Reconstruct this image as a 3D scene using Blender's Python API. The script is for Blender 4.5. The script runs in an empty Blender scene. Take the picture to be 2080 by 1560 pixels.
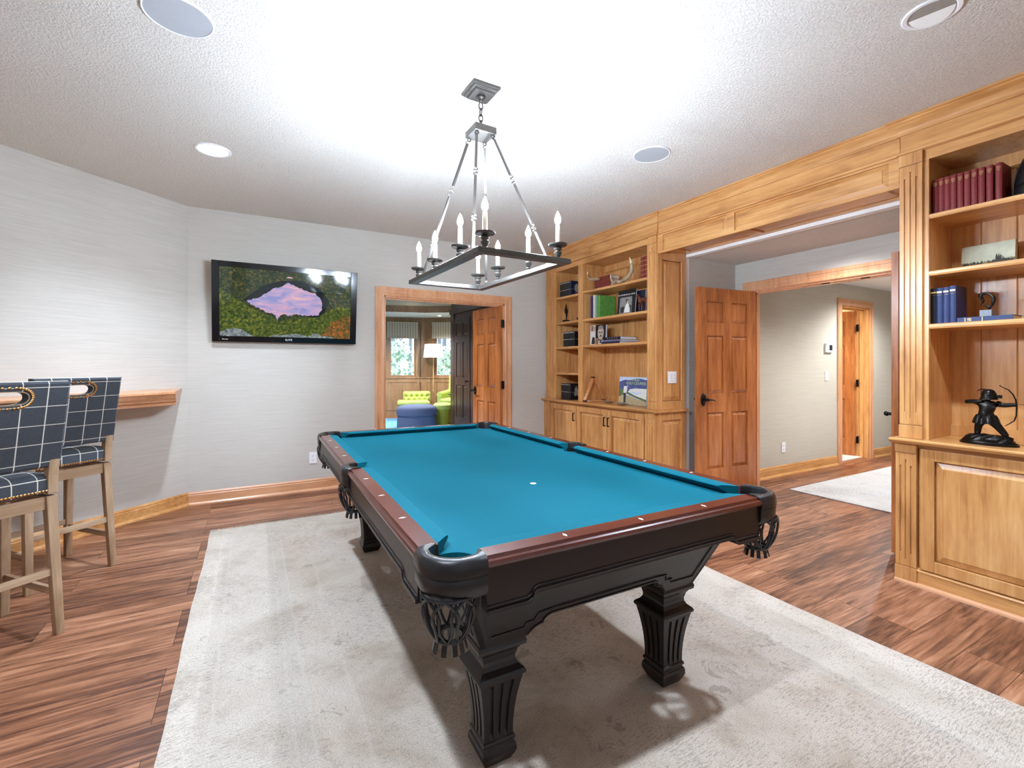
import bpy, bmesh, math, random
from mathutils import Vector, Matrix
random.seed(7)
PI = math.pi
SC = bpy.context.scene
COL = SC.collection
# ------------------------------------------------------------------ camera, world, exposure
cam = bpy.data.objects.new('camera', bpy.data.cameras.new('camera'))
COL.objects.link(cam)
cam.location = (0, 0, 1.28)
cam.rotation_euler = (PI / 2, 0, -0.5108)
cam.data.sensor_fit = 'HORIZONTAL'
cam.data.sensor_width = 36
cam.data.lens = 947.4 * 36 / 2080
cam.data.shift_y = -38 / 2080
cam.data.clip_start = 0.05
SC.camera = cam
SC.view_settings.view_transform = 'Standard'
SC.view_settings.look = 'None'
SC.view_settings.gamma = 1
SC.view_settings.use_curve_mapping = False
SC.view_settings.exposure = 1.05
SC.cycles.max_bounces = 8
SC.cycles.diffuse_bounces = 5
SC.cycles.glossy_bounces = 4
SC.cycles.sample_clamp_indirect = 6
SC.cycles.use_denoising = True

def lin(r, g, b):
    f = lambda c: (c / 255 / 12.92) if c <= 10 else ((c / 255 + 0.055) / 1.055) ** 2.4
    return (f(r), f(g), f(b), 1)

W = bpy.data.worlds.new('daylight'); SC.world = W; W.use_nodes = True
wn = W.node_tree.nodes; wl = W.node_tree.links
bg = wn['Background']
wtc = wn.new('ShaderNodeTexCoord'); wsep = wn.new('ShaderNodeSeparateXYZ'); wr = wn.new('ShaderNodeValToRGB')
wl.new(wtc.outputs['Generated'], wsep.inputs[0]); wl.new(wsep.outputs['Z'], wr.inputs[0]); wl.new(wr.outputs[0], bg.inputs['Color'])
wy = wn.new('ShaderNodeMapRange'); wl.new(wsep.outputs['Y'], wy.inputs['Value'])
for k_, v_ in (('From Min', -0.6), ('From Max', 0.6), ('To Min', 0.5), ('To Max', 3.0)): wy.inputs[k_].default_value = v_
wl.new(wy.outputs[0], bg.inputs['Strength'])   # sky strength shaped by direction: bright over the garden, dimmed behind to cut fill
wr.color_ramp.elements[0].position = 0.0; wr.color_ramp.elements[0].color = lin(225, 232, 235)
wr.color_ramp.elements[1].position = 0.5; wr.color_ramp.elements[1].color = lin(205, 228, 250)
bg.inputs['Strength'].default_value = 0.8

def area(name, loc, rot, sx, sy, power, color=(1, 1, 1), spread=PI):
    l = bpy.data.lights.new(name, 'AREA'); l.shape = 'RECTANGLE'; l.size = sx; l.size_y = sy
    l.energy = power; l.color = color; l.spread = spread
    o = bpy.data.objects.new(name, l); COL.objects.link(o); o.location = loc; o.rotation_euler = rot
    return o
def spot(name, loc, power, size=2.2, blend=0.7, r=0.05, color=(0.96, 0.98, 1), rot=(0, 0, 0)):
    l = bpy.data.lights.new(name, 'SPOT'); l.energy = power; l.spot_size = size; l.spot_blend = blend
    l.shadow_soft_size = r; l.color = color
    o = bpy.data.objects.new(name, l); COL.objects.link(o); o.location = loc; o.rotation_euler = rot
    return o
# ceiling downlights of this room (two in view, one overhead; rearmost added as unseen fill)
for dx, dy, pw in ((-0.222, 3.738, 110), (-0.24, 0.84, 112), (2.452, 0.832, 118), (0.9, -1.6, 20)):
    spot('downlight_beam', (dx, dy, 2.70), pw, 2.3, 0.9, 0.04, (0.69, 0.83, 1.0))
# hall, side room and library lamps
spot('hall_beam', (6.9, 2.45, 2.29), 75, 2.7)
spot('hall_beam', (5.6, 1.6, 2.29), 60, 2.7)
spot('niche_beam', (4.2, 2.1, 2.31), 14, 2.8)
area('side_room_lamp', (7.3, 4.6, 2.3), (0, 0, 0), 0.8, 0.8, 34, (1, 0.96, 0.88))
for dx, dy in ((1.2, 6.4), (2.6, 9.8), (3.9, 9.9), (1.0, 9.0)):
    spot('library_beam', (dx, dy, 2.40 if dy > 9.5 else 2.69), 130, 2.6, color=(0.9, 0.95, 1))

# ------------------------------------------------------------------ materials
MATS = {}
def newmat(name):
    m = bpy.data.materials.new(name); m.use_nodes = True
    nt = m.node_tree; b = nt.nodes['Principled BSDF']
    MATS[name] = m
    return m, nt, b
def N(nt, t, **kw):
    n = nt.nodes.new(t)
    for k, v in kw.items():
        if k in n.inputs.keys() if hasattr(n.inputs, 'keys') else False: n.inputs[k].default_value = v
        else: setattr(n, k, v)
    return n
def ramp(nt, stops):
    r = nt.nodes.new('ShaderNodeValToRGB'); e = r.color_ramp.elements
    e[0].position, e[0].color = stops[0]
    e[1].position, e[1].color = stops[-1]
    for p, c in stops[1:-1]:
        x = e.new(p); x.color = c
    return r
def mix(nt, fac, a, b, mode='MIX'):
    m = nt.nodes.new('ShaderNodeMix'); m.data_type = 'RGBA'; m.blend_type = mode
    for s, v in ((0, fac), (6, a), (7, b)):
        if hasattr(v, 'is_linked') or hasattr(v, 'links'): nt.links.new(v, m.inputs[s])
        else: m.inputs[s].default_value = v
    return m.outputs[2]
def mth(nt, op, a, b=0.0, c=0.0):
    m = nt.nodes.new('ShaderNodeMath'); m.operation = op
    for i, v in enumerate((a, b, c)):
        if hasattr(v, 'links'): nt.links.new(v, m.inputs[i])
        else: m.inputs[i].default_value = v
    return m.outputs[0]
def coords(nt, scale=(1, 1, 1), loc=(0, 0, 0), rot=(0, 0, 0)):
    t = nt.nodes.new('ShaderNodeTexCoord'); m = nt.nodes.new('ShaderNodeMapping')
    nt.links.new(t.outputs['Object'], m.inputs[0])
    m.inputs['Scale'].default_value = scale; m.inputs['Location'].default_value = loc; m.inputs['Rotation'].default_value = rot
    return m.outputs[0]
def noise(nt, vec, scale=5.0, detail=4.0, rough=0.5, dist=0.0):
    n = nt.nodes.new('ShaderNodeTexNoise'); nt.links.new(vec, n.inputs['Vector'])
    n.inputs['Scale'].default_value = scale; n.inputs['Detail'].default_value = detail
    n.inputs['Roughness'].default_value = rough; n.inputs['Distortion'].default_value = dist
    return n.outputs['Fac']
def bump(nt, b, h, strength=0.2, dist=0.002):
    n = nt.nodes.new('ShaderNodeBump'); nt.links.new(h, n.inputs['Height'])
    n.inputs['Strength'].default_value = strength; n.inputs['Distance'].default_value = dist
    nt.links.new(n.outputs[0], b.inputs['Normal'])
def plain(name, rgb, rough=0.5, metal=0.0, spec=0.5, nz=0.0, nscale=60):
    m, nt, b = newmat(name)
    c = lin(*rgb)
    v = coords(nt)
    f = noise(nt, v, nscale, 3)
    d = 0.06 + nz
    r = ramp(nt, [(0.3, (c[0] * (1 - d), c[1] * (1 - d), c[2] * (1 - d), 1)), (0.7, (min(1, c[0] * (1 + d)), min(1, c[1] * (1 + d)), min(1, c[2] * (1 + d)), 1))])
    nt.links.new(f, r.inputs[0]); nt.links.new(r.outputs[0], b.inputs['Base Color'])
    b.inputs['Roughness'].default_value = rough; b.inputs['Metallic'].default_value = metal
    b.inputs['Specular IOR Level'].default_value = spec
    return m
def emit(name, rgb, s):
    m, nt, b = newmat(name)
    b.inputs['Base Color'].default_value = lin(*rgb)
    b.inputs['Emission Color'].default_value = lin(*rgb); b.inputs['Emission Strength'].default_value = s
    return m
def wood(name, stops, axis='z', fine=38.0, stretch=0.06, rough=0.32, figure=1.0, coat=0.15, bs=0.06):
    m, nt, b = newmat(name)
    s = [1, 1, 1]; s['xyz'.index(axis)] = stretch
    s2 = [1, 1, 1]; s2['xyz'.index(axis)] = 0.28
    v = coords(nt, tuple(s)); v2 = coords(nt, tuple(s2))
    g = noise(nt, v, fine, 6, 0.6, 0.4)
    f = noise(nt, v2, 5.0 * figure, 3, 0.5, 0.8)
    sc = noise(nt, v2, 34, 2, 0.5)
    a = mth(nt, 'MULTIPLY_ADD', g, 0.45, mth(nt, 'MULTIPLY_ADD', f, 0.45, mth(nt, 'MULTIPLY', sc, 0.12)))
    r = ramp(nt, stops); nt.links.new(a, r.inputs[0]); nt.links.new(r.outputs[0], b.inputs['Base Color'])
    b.inputs['Roughness'].default_value = rough
    b.inputs['Coat Weight'].default_value = coat; b.inputs['Coat Roughness'].default_value = 0.2
    bump(nt, b, g, bs, 0.001)
    return m
MAPLE = [(0.36, lin(166, 110, 58)), (0.46, lin(198, 140, 82)), (0.55, lin(212, 156, 96)), (0.68, lin(230, 180, 120))]
for ax in 'xyz': wood('maple_' + ax, MAPLE, ax)
CHERRY = [(0.38, lin(138, 76, 34)), (0.47, lin(170, 100, 50)), (0.55, lin(188, 116, 62)), (0.66, lin(206, 138, 84))]
for ax in 'xyz': wood('door_wood_' + ax, CHERRY, ax, figure=0.7)
CASE = [(0.36, lin(182, 122, 82)), (0.45, lin(208, 150, 108)), (0.58, lin(220, 165, 124)), (0.75, lin(232, 182, 142))]
for ax in 'xyz': wood('casing_wood_' + ax, CASE, ax)
SHADE_BROWN = [(0.30, lin(48, 32, 26)), (0.5, lin(72, 50, 42)), (0.75, lin(96, 70, 58))]
wood('shade_brown_wood', SHADE_BROWN, 'z')  # brown wood darkened to hold the shade on the library's right wall
LIBW = [(0.30, lin(112, 80, 52)), (0.5, lin(146, 110, 76)), (0.75, lin(172, 136, 98))]
wood('library_wood', LIBW, 'z')
STOOL = [(0.36, lin(122, 92, 66)), (0.46, lin(152, 120, 90)), (0.56, lin(172, 142, 112)), (0.68, lin(194, 166, 136))]
for ax in 'xyz': wood('limed_oak_' + ax, STOOL, ax, rough=0.6, coat=0.0, bs=0.2)
DARK = [(0.3, lin(15, 8, 6)), (0.5, lin(25, 14, 10)), (0.75, lin(38, 22, 16))]
for ax in 'xyz': wood('espresso_wood_' + ax, DARK, ax, rough=0.4, coat=0.08, bs=0.03)
MAHO = [(0.3, lin(58, 20, 12)), (0.5, lin(84, 32, 20)), (0.75, lin(104, 46, 30))]
for ax in 'xy': wood('mahogany_' + ax, MAHO, ax, rough=0.27, coat=0.35, bs=0.02)
LITEW = [(0.3, lin(190, 126, 74)), (0.5, lin(212, 150, 98)), (0.75, lin(228, 172, 122))]
wood('rack_wood', LITEW, 'y')

# hardwood plank floor, boards run along x
m, nt, b = newmat('walnut_planks')
v = coords(nt, loc=(0.31, -4.572 + 0.178 * 30, 0))
br = nt.nodes.new('ShaderNodeTexBrick'); nt.links.new(v, br.inputs['Vector'])
br.inputs['Color1'].default_value = (0, 0, 0, 1); br.inputs['Color2'].default_value = (1, 1, 1, 1); br.inputs['Mortar'].default_value = (0.5, 0.5, 0.5, 1)
br.inputs['Scale'].default_value = 1; br.inputs['Mortar Size'].default_value = 0.0012; br.inputs['Mortar Smooth'].default_value = 0.1
br.inputs['Brick Width'].default_value = 1.55; br.inputs['Row Height'].default_value = 0.178; br.offset = 0.37; br.offset_frequency = 3
br.inputs['Bias'].default_value = 0
sc_ = nt.nodes.new('ShaderNodeVectorMath'); sc_.operation = 'SCALE'; nt.links.new(br.outputs['Color'], sc_.inputs[0]); sc_.inputs['Scale'].default_value = 37.0
t = coords(nt)
ad = nt.nodes.new('ShaderNodeVectorMath'); ad.operation = 'ADD'; nt.links.new(t, ad.inputs[0]); nt.links.new(sc_.outputs[0], ad.inputs[1])
mp = nt.nodes.new('ShaderNodeMapping'); nt.links.new(ad.outputs[0], mp.inputs[0]); mp.inputs['Scale'].default_value = (0.055, 1, 1)
g = noise(nt, mp.outputs[0], 46, 5, 0.6, 0.6)
mp2 = nt.nodes.new('ShaderNodeMapping'); nt.links.new(ad.outputs[0], mp2.inputs[0]); mp2.inputs['Scale'].default_value = (0.16, 1, 1)
wv = nt.nodes.new('ShaderNodeTexWave'); wv.bands_direction = 'Y'; nt.links.new(mp2.outputs[0], wv.inputs['Vector'])
wv.inputs['Scale'].default_value = 6.5; wv.inputs['Distortion'].default_value = 9; wv.inputs['Detail'].default_value = 3; wv.inputs['Detail Scale'].default_value = 1.1
g2 = noise(nt, mp2.outputs[0], 9, 4, 0.6, 2.2)
f = mth(nt, 'MULTIPLY_ADD', g, 0.55, mth(nt, 'MULTIPLY_ADD', g2, 0.35, mth(nt, 'MULTIPLY', br.outputs['Color'], 0.16)))
r = ramp(nt, [(0.39, lin(78, 46, 34)), (0.47, lin(114, 72, 50)), (0.54, lin(146, 96, 68)), (0.61, lin(168, 116, 86)), (0.72, lin(198, 148, 114))])
nt.links.new(f, r.inputs[0])
c2 = mix(nt, br.outputs['Fac'], r.outputs[0], lin(60, 30, 20))
nt.links.new(c2, b.inputs['Base Color']); b.inputs['Roughness'].default_value = 0.36
bump(nt, b, mth(nt, 'SUBTRACT', mth(nt, 'MULTIPLY', g, 0.15), br.outputs['Fac']), 0.25, 0.001)

# woven grasscloth wallpaper
def grass(name, c1, c2, seam=1.0):
    m, nt, b = newmat(name)
    v = coords(nt, (0.9, 0.9, 60)); v2 = coords(nt, (4, 4, 300)); v3 = coords(nt, (1, 1, 0.15))
    f = mth(nt, 'MULTIPLY_ADD', noise(nt, v, 3, 4, 0.6), 0.5, mth(nt, 'MULTIPLY_ADD', noise(nt, v2, 3, 3, 0.5), 0.35, mth(nt, 'MULTIPLY', noise(nt, v3, 1.2, 2), 0.15)))
    r = ramp(nt, [(0.36, lin(*c1)), (0.62, lin(*c2))]); nt.links.new(f, r.inputs[0]); nt.links.new(r.outputs[0], b.inputs['Base Color'])
    b.inputs['Roughness'].default_value = 0.7; b.inputs['Specular IOR Level'].default_value = 0.25
    bump(nt, b, f, 0.25 * seam, 0.002)
grass('grasscloth', (188, 182, 173), (206, 201, 193))
grass('grasscloth_tan', (188, 180, 165), (202, 195, 181), .4)
# knockdown ceiling
m, nt, b = newmat('ceiling_texture')
v = coords(nt); f = noise(nt, v, 95, 4, 0.6); r = ramp(nt, [(0.35, (0, 0, 0, 1)), (0.6, (1, 1, 1, 1))]); nt.links.new(f, r.inputs[0])
cc = mix(nt, r.outputs[0], lin(204, 198, 190), lin(220, 214, 206)); nt.links.new(cc, b.inputs['Base Color'])
b.inputs['Roughness'].default_value = 0.9; bump(nt, b, r.outputs[0], 0.55, 0.004)
plain('white_paint', (238, 236, 232), 0.6, nz=-0.04)
plain('white_plastic', (235, 235, 238), 0.35, nz=-0.04)
plain('speaker_grille', (168, 170, 174), 0.7, nz=-0.04)
plain('baffle_grey', (150, 145, 138), 0.5)
plain('iron', (98, 94, 90), 0.38, 0.8)
plain('black_iron', (20, 19, 19), 0.38, 0.6)
plain('candle_sleeve', (236, 228, 196), 0.5)
emit('bulb_glass', (219, 236, 255), 1050)
emit('lamp_glow', (255, 252, 245), 14)
emit('lamp_glow_dim', (255, 252, 245), 3)
emit('shade_glow', (225, 232, 240), 0.22)
# billiard cloth
m, nt, b = newmat('teal_cloth')
v = coords(nt); f = noise(nt, v, 420, 3); r = ramp(nt, [(0.3, lin(0, 84, 100)), (0.7, lin(2, 99, 116))]); nt.links.new(f, r.inputs[0]); nt.links.new(r.outputs[0], b.inputs['Base Color'])
b.inputs['Roughness'].default_value = 0.85; b.inputs['Specular IOR Level'].default_value = 0.15; bump(nt, b, f, 0.15, 0.0006)
# leather
m, nt, b = newmat('black_leather')
v = coords(nt); vo = nt.nodes.new('ShaderNodeTexVoronoi'); nt.links.new(v, vo.inputs['Vector']); vo.inputs['Scale'].default_value = 420
b.inputs['Base Color'].default_value = lin(24, 22, 24); b.inputs['Roughness'].default_value = 0.34; bump(nt, b, vo.outputs['Distance'], 0.35, 0.0007)
plain('sight_pearl', (244, 240, 232), 0.25, nz=-0.03)
plain('stitch', (130, 112, 84), 0.7)
# plaid wool
m, nt, b = newmat('plaid_wool')
tc = nt.nodes.new('ShaderNodeTexCoord'); sp = nt.nodes.new('ShaderNodeSeparateXYZ'); nt.links.new(tc.outputs['Object'], sp.inputs[0])
def line(sock, period, w, off=0.0):
    a = mth(nt, 'PINGPONG', mth(nt, 'ADD', sock, off), period / 2)
    return mth(nt, 'LESS_THAN', a, w)
yz = mth(nt, 'SUBTRACT', sp.outputs['Z'], mth(nt, 'MULTIPLY', sp.outputs['Y'], 0.35))
la = line(sp.outputs['X'], 0.09, 0.0021, 0.045); lb = line(yz, 0.094, 0.0018, 0.03)
lm = mth(nt, 'MAXIMUM', la, lb)
nn = noise(nt, coords(nt, (1, 1, 1)), 600, 2)
bc = ramp(nt, [(0.3, lin(50, 53, 58)), (0.7, lin(76, 80, 87))]); nt.links.new(nn, bc.inputs[0])
cc = mix(nt, lm, bc.outputs[0], lin(205, 200, 188)); nt.links.new(cc, b.inputs['Base Color'])
b.inputs['Roughness'].default_value = 0.9; b.inputs['Sheen Weight'].default_value = 0.12; b.inputs['Specular IOR Level'].default_value = 0.15; bump(nt, b, nn, 0.3, 0.0006)
plain('nail_brass', (214, 160, 100), 0.25, 0.9)
plain('black_gloss', (9, 10, 14), 0.12, nz=0)
# worn oriental rug
def rug(name, W_, L_, base, lo, hi):
    m, nt, b = newmat(name)
    t = coords(nt); sp = nt.nodes.new('ShaderNodeSeparateXYZ'); nt.links.new(t, sp.inputs[0])
    ex = mth(nt, 'SUBTRACT', W_ / 2, mth(nt, 'ABSOLUTE', sp.outputs['X'])); ey = mth(nt, 'SUBTRACT', L_ / 2, mth(nt, 'ABSOLUTE', sp.outputs['Y']))
    wob = mth(nt, 'MULTIPLY', mth(nt, 'SUBTRACT', noise(nt, t, 3, 3), 0.5), 0.03)
    e = mth(nt, 'ADD', mth(nt, 'MINIMUM', ex, ey), wob)
    thread = noise(nt, coords(nt, (95, 330, 1)), 1.6, 4, 0.7)
    blot = noise(nt, t, 2.6, 5, 0.62, 0.5)
    mot = noise(nt, t, 7.5, 5, 0.7, 1.6)
    vo = nt.nodes.new('ShaderNodeTexVoronoi'); vo.inputs['Scale'].default_value = 2.1; nt.links.new(t, vo.inputs['Vector'])
    ring = mth(nt, 'ABSOLUTE', mth(nt, 'SUBTRACT', mth(nt, 'ADD', vo.outputs['Distance'], mth(nt, 'MULTIPLY', mot, 0.75)), 0.62))
    ringm = mth(nt, 'MULTIPLY', mth(nt, 'LESS_THAN', ring, 0.018), mth(nt, 'GREATER_THAN', thread, 0.47))
    vn = nt.nodes.new('ShaderNodeTexVoronoi'); vn.inputs['Scale'].default_value = 5.2; nt.links.new(t, vn.inputs['Vector'])
    spot_ = mth(nt, 'MULTIPLY', mth(nt, 'LESS_THAN', vn.outputs['Distance'], 0.24), mth(nt, 'GREATER_THAN', mot, 0.54))
    r = ramp(nt, [(0.3, lin(*lo)), (0.5, lin(*base)), (0.72, lin(*hi))]); nt.links.new(blot, r.inputs[0])
    c = mix(nt, mth(nt, 'MULTIPLY', ringm, 0.25), r.outputs[0], lin(112, 98, 88))
    c = mix(nt, mth(nt, 'MULTIPLY', spot_, 0.4), c, lin(140, 120, 104))
    border = mth(nt, 'LESS_THAN', e, 0.46)
    c = mix(nt, mth(nt, 'MULTIPLY', border, 0.28), c, lin(218, 214, 204))
    for d in (0.09, 0.15, 0.40, 0.46, 0.62):
        s = mth(nt, 'LESS_THAN', mth(nt, 'ABSOLUTE', mth(nt, 'SUBTRACT', e, d)), 0.007)
        c = mix(nt, mth(nt, 'MULTIPLY', s, 0.22), c, lin(232, 222, 212))
    tr = ramp(nt, [(0.38, lin(120, 114, 110)), (0.53, (1, 1, 1, 1))]); nt.links.new(thread, tr.inputs[0])
    c = mix(nt, 0.55, c, tr.outputs[0], 'MULTIPLY')
    dash = noise(nt, coords(nt, (16, 95, 1)), 1.8, 6, 0.72); dens = noise(nt, t, 1.7, 3)
    dm = mth(nt, 'GREATER_THAN', mth(nt, 'ADD', dash, mth(nt, 'MULTIPLY', dens, 0.35)), 0.745)
    c = mix(nt, mth(nt, 'MULTIPLY', dm, 0.42), c, lin(118, 106, 96))
    nt.links.new(c, b.inputs['Base Color']); b.inputs['Roughness'].default_value = 0.95; b.inputs['Specular IOR Level'].default_value = 0.1
    bump(nt, b, thread, 0.6, 0.003)
rug('faded_rug', 2.79, 4.2, (219, 203, 187), (188, 169, 150), (230, 217, 204))
rug('pale_rug', 3.4, 2.6, (216, 217, 220), (204, 204, 208), (226, 227, 230))
plain('fringe_wool', (220, 214, 202), 0.95)
plain('blue_rug', (110, 165, 205), 0.95, nz=0.1)
plain('blue_tweed', (84, 92, 120), 0.9, nz=0.15, nscale=300)
plain('lime_velvet', (176, 188, 92), 0.7, nz=0.05)
plain('lime_dark', (150, 152, 44), 0.7, nz=0.05)
plain('title_green', (186, 204, 140), 0.6, nz=0)
plain('silver', (206, 204, 202), 0.3, 0.85)
plain('bronze', (30, 27, 24), 0.28, 0.7)
plain('horn', (176, 152, 122), 0.4, nz=0.35, nscale=14)
plain('horn_tip', (225, 212, 190), 0.4)
plain('stone_grey', (128, 130, 136), 0.5, nz=0.1)
plain('book_red', (122, 30, 32), 0.5, nz=0.12)
plain('book_old_red', (122, 46, 36), 0.6, nz=0.3, nscale=70)
plain('book_blue', (26, 40, 84), 0.5, nz=0.1)
plain('book_black', (17, 19, 23), 0.35, nz=0.1)
plain('book_navy', (24, 28, 54), 0.35, nz=0.1)
plain('book_green', (92, 150, 66), 0.6, nz=0.12, nscale=24)
plain('book_teal', (110, 160, 140), 0.5)
plain('book_cream', (222, 214, 188), 0.5)
plain('book_purple', (58, 52, 110), 0.5, nz=0.3, nscale=60)
plain('book_grey', (120, 120, 150), 0.5, nz=0.1)
plain('gilt', (216, 180, 110), 0.35, 0.6)
plain('page_edge', (218, 206, 186), 0.8, nz=0.05, nscale=200)
plain('page_white', (226, 226, 230), 0.8, nz=0.0)
plain('ink_white', (228, 226, 222), 0.6, nz=0)
plain('ink_black', (14, 14, 16), 0.6, nz=0)
plain('photo_grey', (140, 136, 132), 0.6, nz=0.2, nscale=30)
plain('photo_skin', (196, 176, 158), 0.6, nz=0.1)
plain('photo_dark', (48, 44, 44), 0.6, nz=0.2)
plain('photo_hill', (78, 88, 138), 0.6, nz=0.15, nscale=25)
plain('photo_sky', (198, 212, 236), 0.6, nz=0.05)
plain('photo_grass', (92, 110, 66), 0.6, nz=0.3, nscale=30)
plain('photo_sand', (176, 158, 122), 0.6, nz=0.1)
plain('photo_tan', (150, 112, 84), 0.6, nz=0.3, nscale=50)
plain('horse_brown', (92, 40, 20), 0.45, nz=0.2)
plain('chalk_blue', (196, 204, 222), 0.8)
plain('canvas_sky', (186, 188, 164), 0.7, nz=0.05, nscale=20)
plain('canvas_field', (120, 118, 84), 0.7, nz=0.35, nscale=60)
plain('canvas_tree', (52, 50, 42), 0.7, nz=0.4, nscale=80)
plain('tree_bark', (150, 156, 166), 0.9, nz=0.2)
plain('pale_leaf', (236, 242, 232), 0.9, nz=0.05, nscale=4)
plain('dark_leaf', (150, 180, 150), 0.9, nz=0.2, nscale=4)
plain('outdoor_ground', (188, 200, 178), 0.95, nz=0.1, nscale=3)
plain('cream_paint', (226, 214, 182), 0.7, nz=-0.03)
plain('tile_white', (228, 228, 228), 0.4, nz=-0.03)
m, nt, b = newmat('woven_shade')
v = coords(nt); wv = nt.nodes.new('ShaderNodeTexWave'); wv.bands_direction = 'Z'; wv.inputs['Scale'].default_value = 14; wv.inputs['Distortion'].default_value = 0.6; nt.links.new(v, wv.inputs['Vector'])
wx = nt.nodes.new('ShaderNodeTexWave'); wx.bands_direction = 'X'; wx.inputs['Scale'].default_value = 5; nt.links.new(v, wx.inputs['Vector'])
c = mix(nt, wv.outputs['Fac'], lin(178, 160, 126), lin(214, 206, 190)); c = mix(nt, mth(nt, 'LESS_THAN', wx.outputs['Fac'], 0.04), c, lin(104, 84, 64))
nt.links.new(c, b.inputs['Base Color']); b.inputs['Roughness'].default_value = 0.9
m, nt, b = newmat('window_glass')
b.inputs['Base Color'].default_value = (1, 1, 1, 1); b.inputs['Roughness'].default_value = 0; b.inputs['Transmission Weight'].default_value = 1; b.inputs['IOR'].default_value = 1.05
# television pictures (light given off by the screen)
def screen(name, stops, scale, s=.46, st=(1, 1, 1), dist=0.6, detail=6):
    m, nt, b = newmat(name)
    f = noise(nt, coords(nt, st), scale, detail, 0.65, dist)
    r = ramp(nt, [(p, lin(*c)) for p, c in stops]); nt.links.new(f, r.inputs[0])
    b.inputs['Base Color'].default_value = (0.005, 0.005, 0.005, 1); b.inputs['Roughness'].default_value = 0.05
    nt.links.new(r.outputs[0], b.inputs['Emission Color']); b.inputs['Emission Strength'].default_value = s
screen('tv_forest_dark', [(0.3, (14, 26, 26)), (0.48, (40, 58, 36)), (0.6, (84, 84, 40)), (0.75, (150, 108, 52))], 48)
screen('tv_forest_mid', [(0.3, (18, 30, 16)), (0.45, (54, 74, 26)), (0.56, (92, 106, 34)), (0.72, (160, 144, 52))], 42)
screen('tv_forest_orange', [(0.3, (44, 38, 20)), (0.46, (90, 84, 32)), (0.56, (150, 94, 40)), (0.68, (222, 108, 58))], 40)
screen('tv_lake', [(0.32, (138, 142, 196)), (0.48, (176, 158, 200)), (0.6, (214, 166, 190)), (0.75, (226, 186, 178))], 5, 0.5, (1, 1, 4), 0.8, 2)
screen('tv_shadow', [(0.3, (4, 12, 18)), (0.6, (14, 32, 36)), (0.8, (30, 50, 40))], 14)
screen('tv_rock', [(0.35, (70, 78, 84)), (0.5, (124, 134, 138)), (0.7, (190, 196, 194))], 60)
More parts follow.
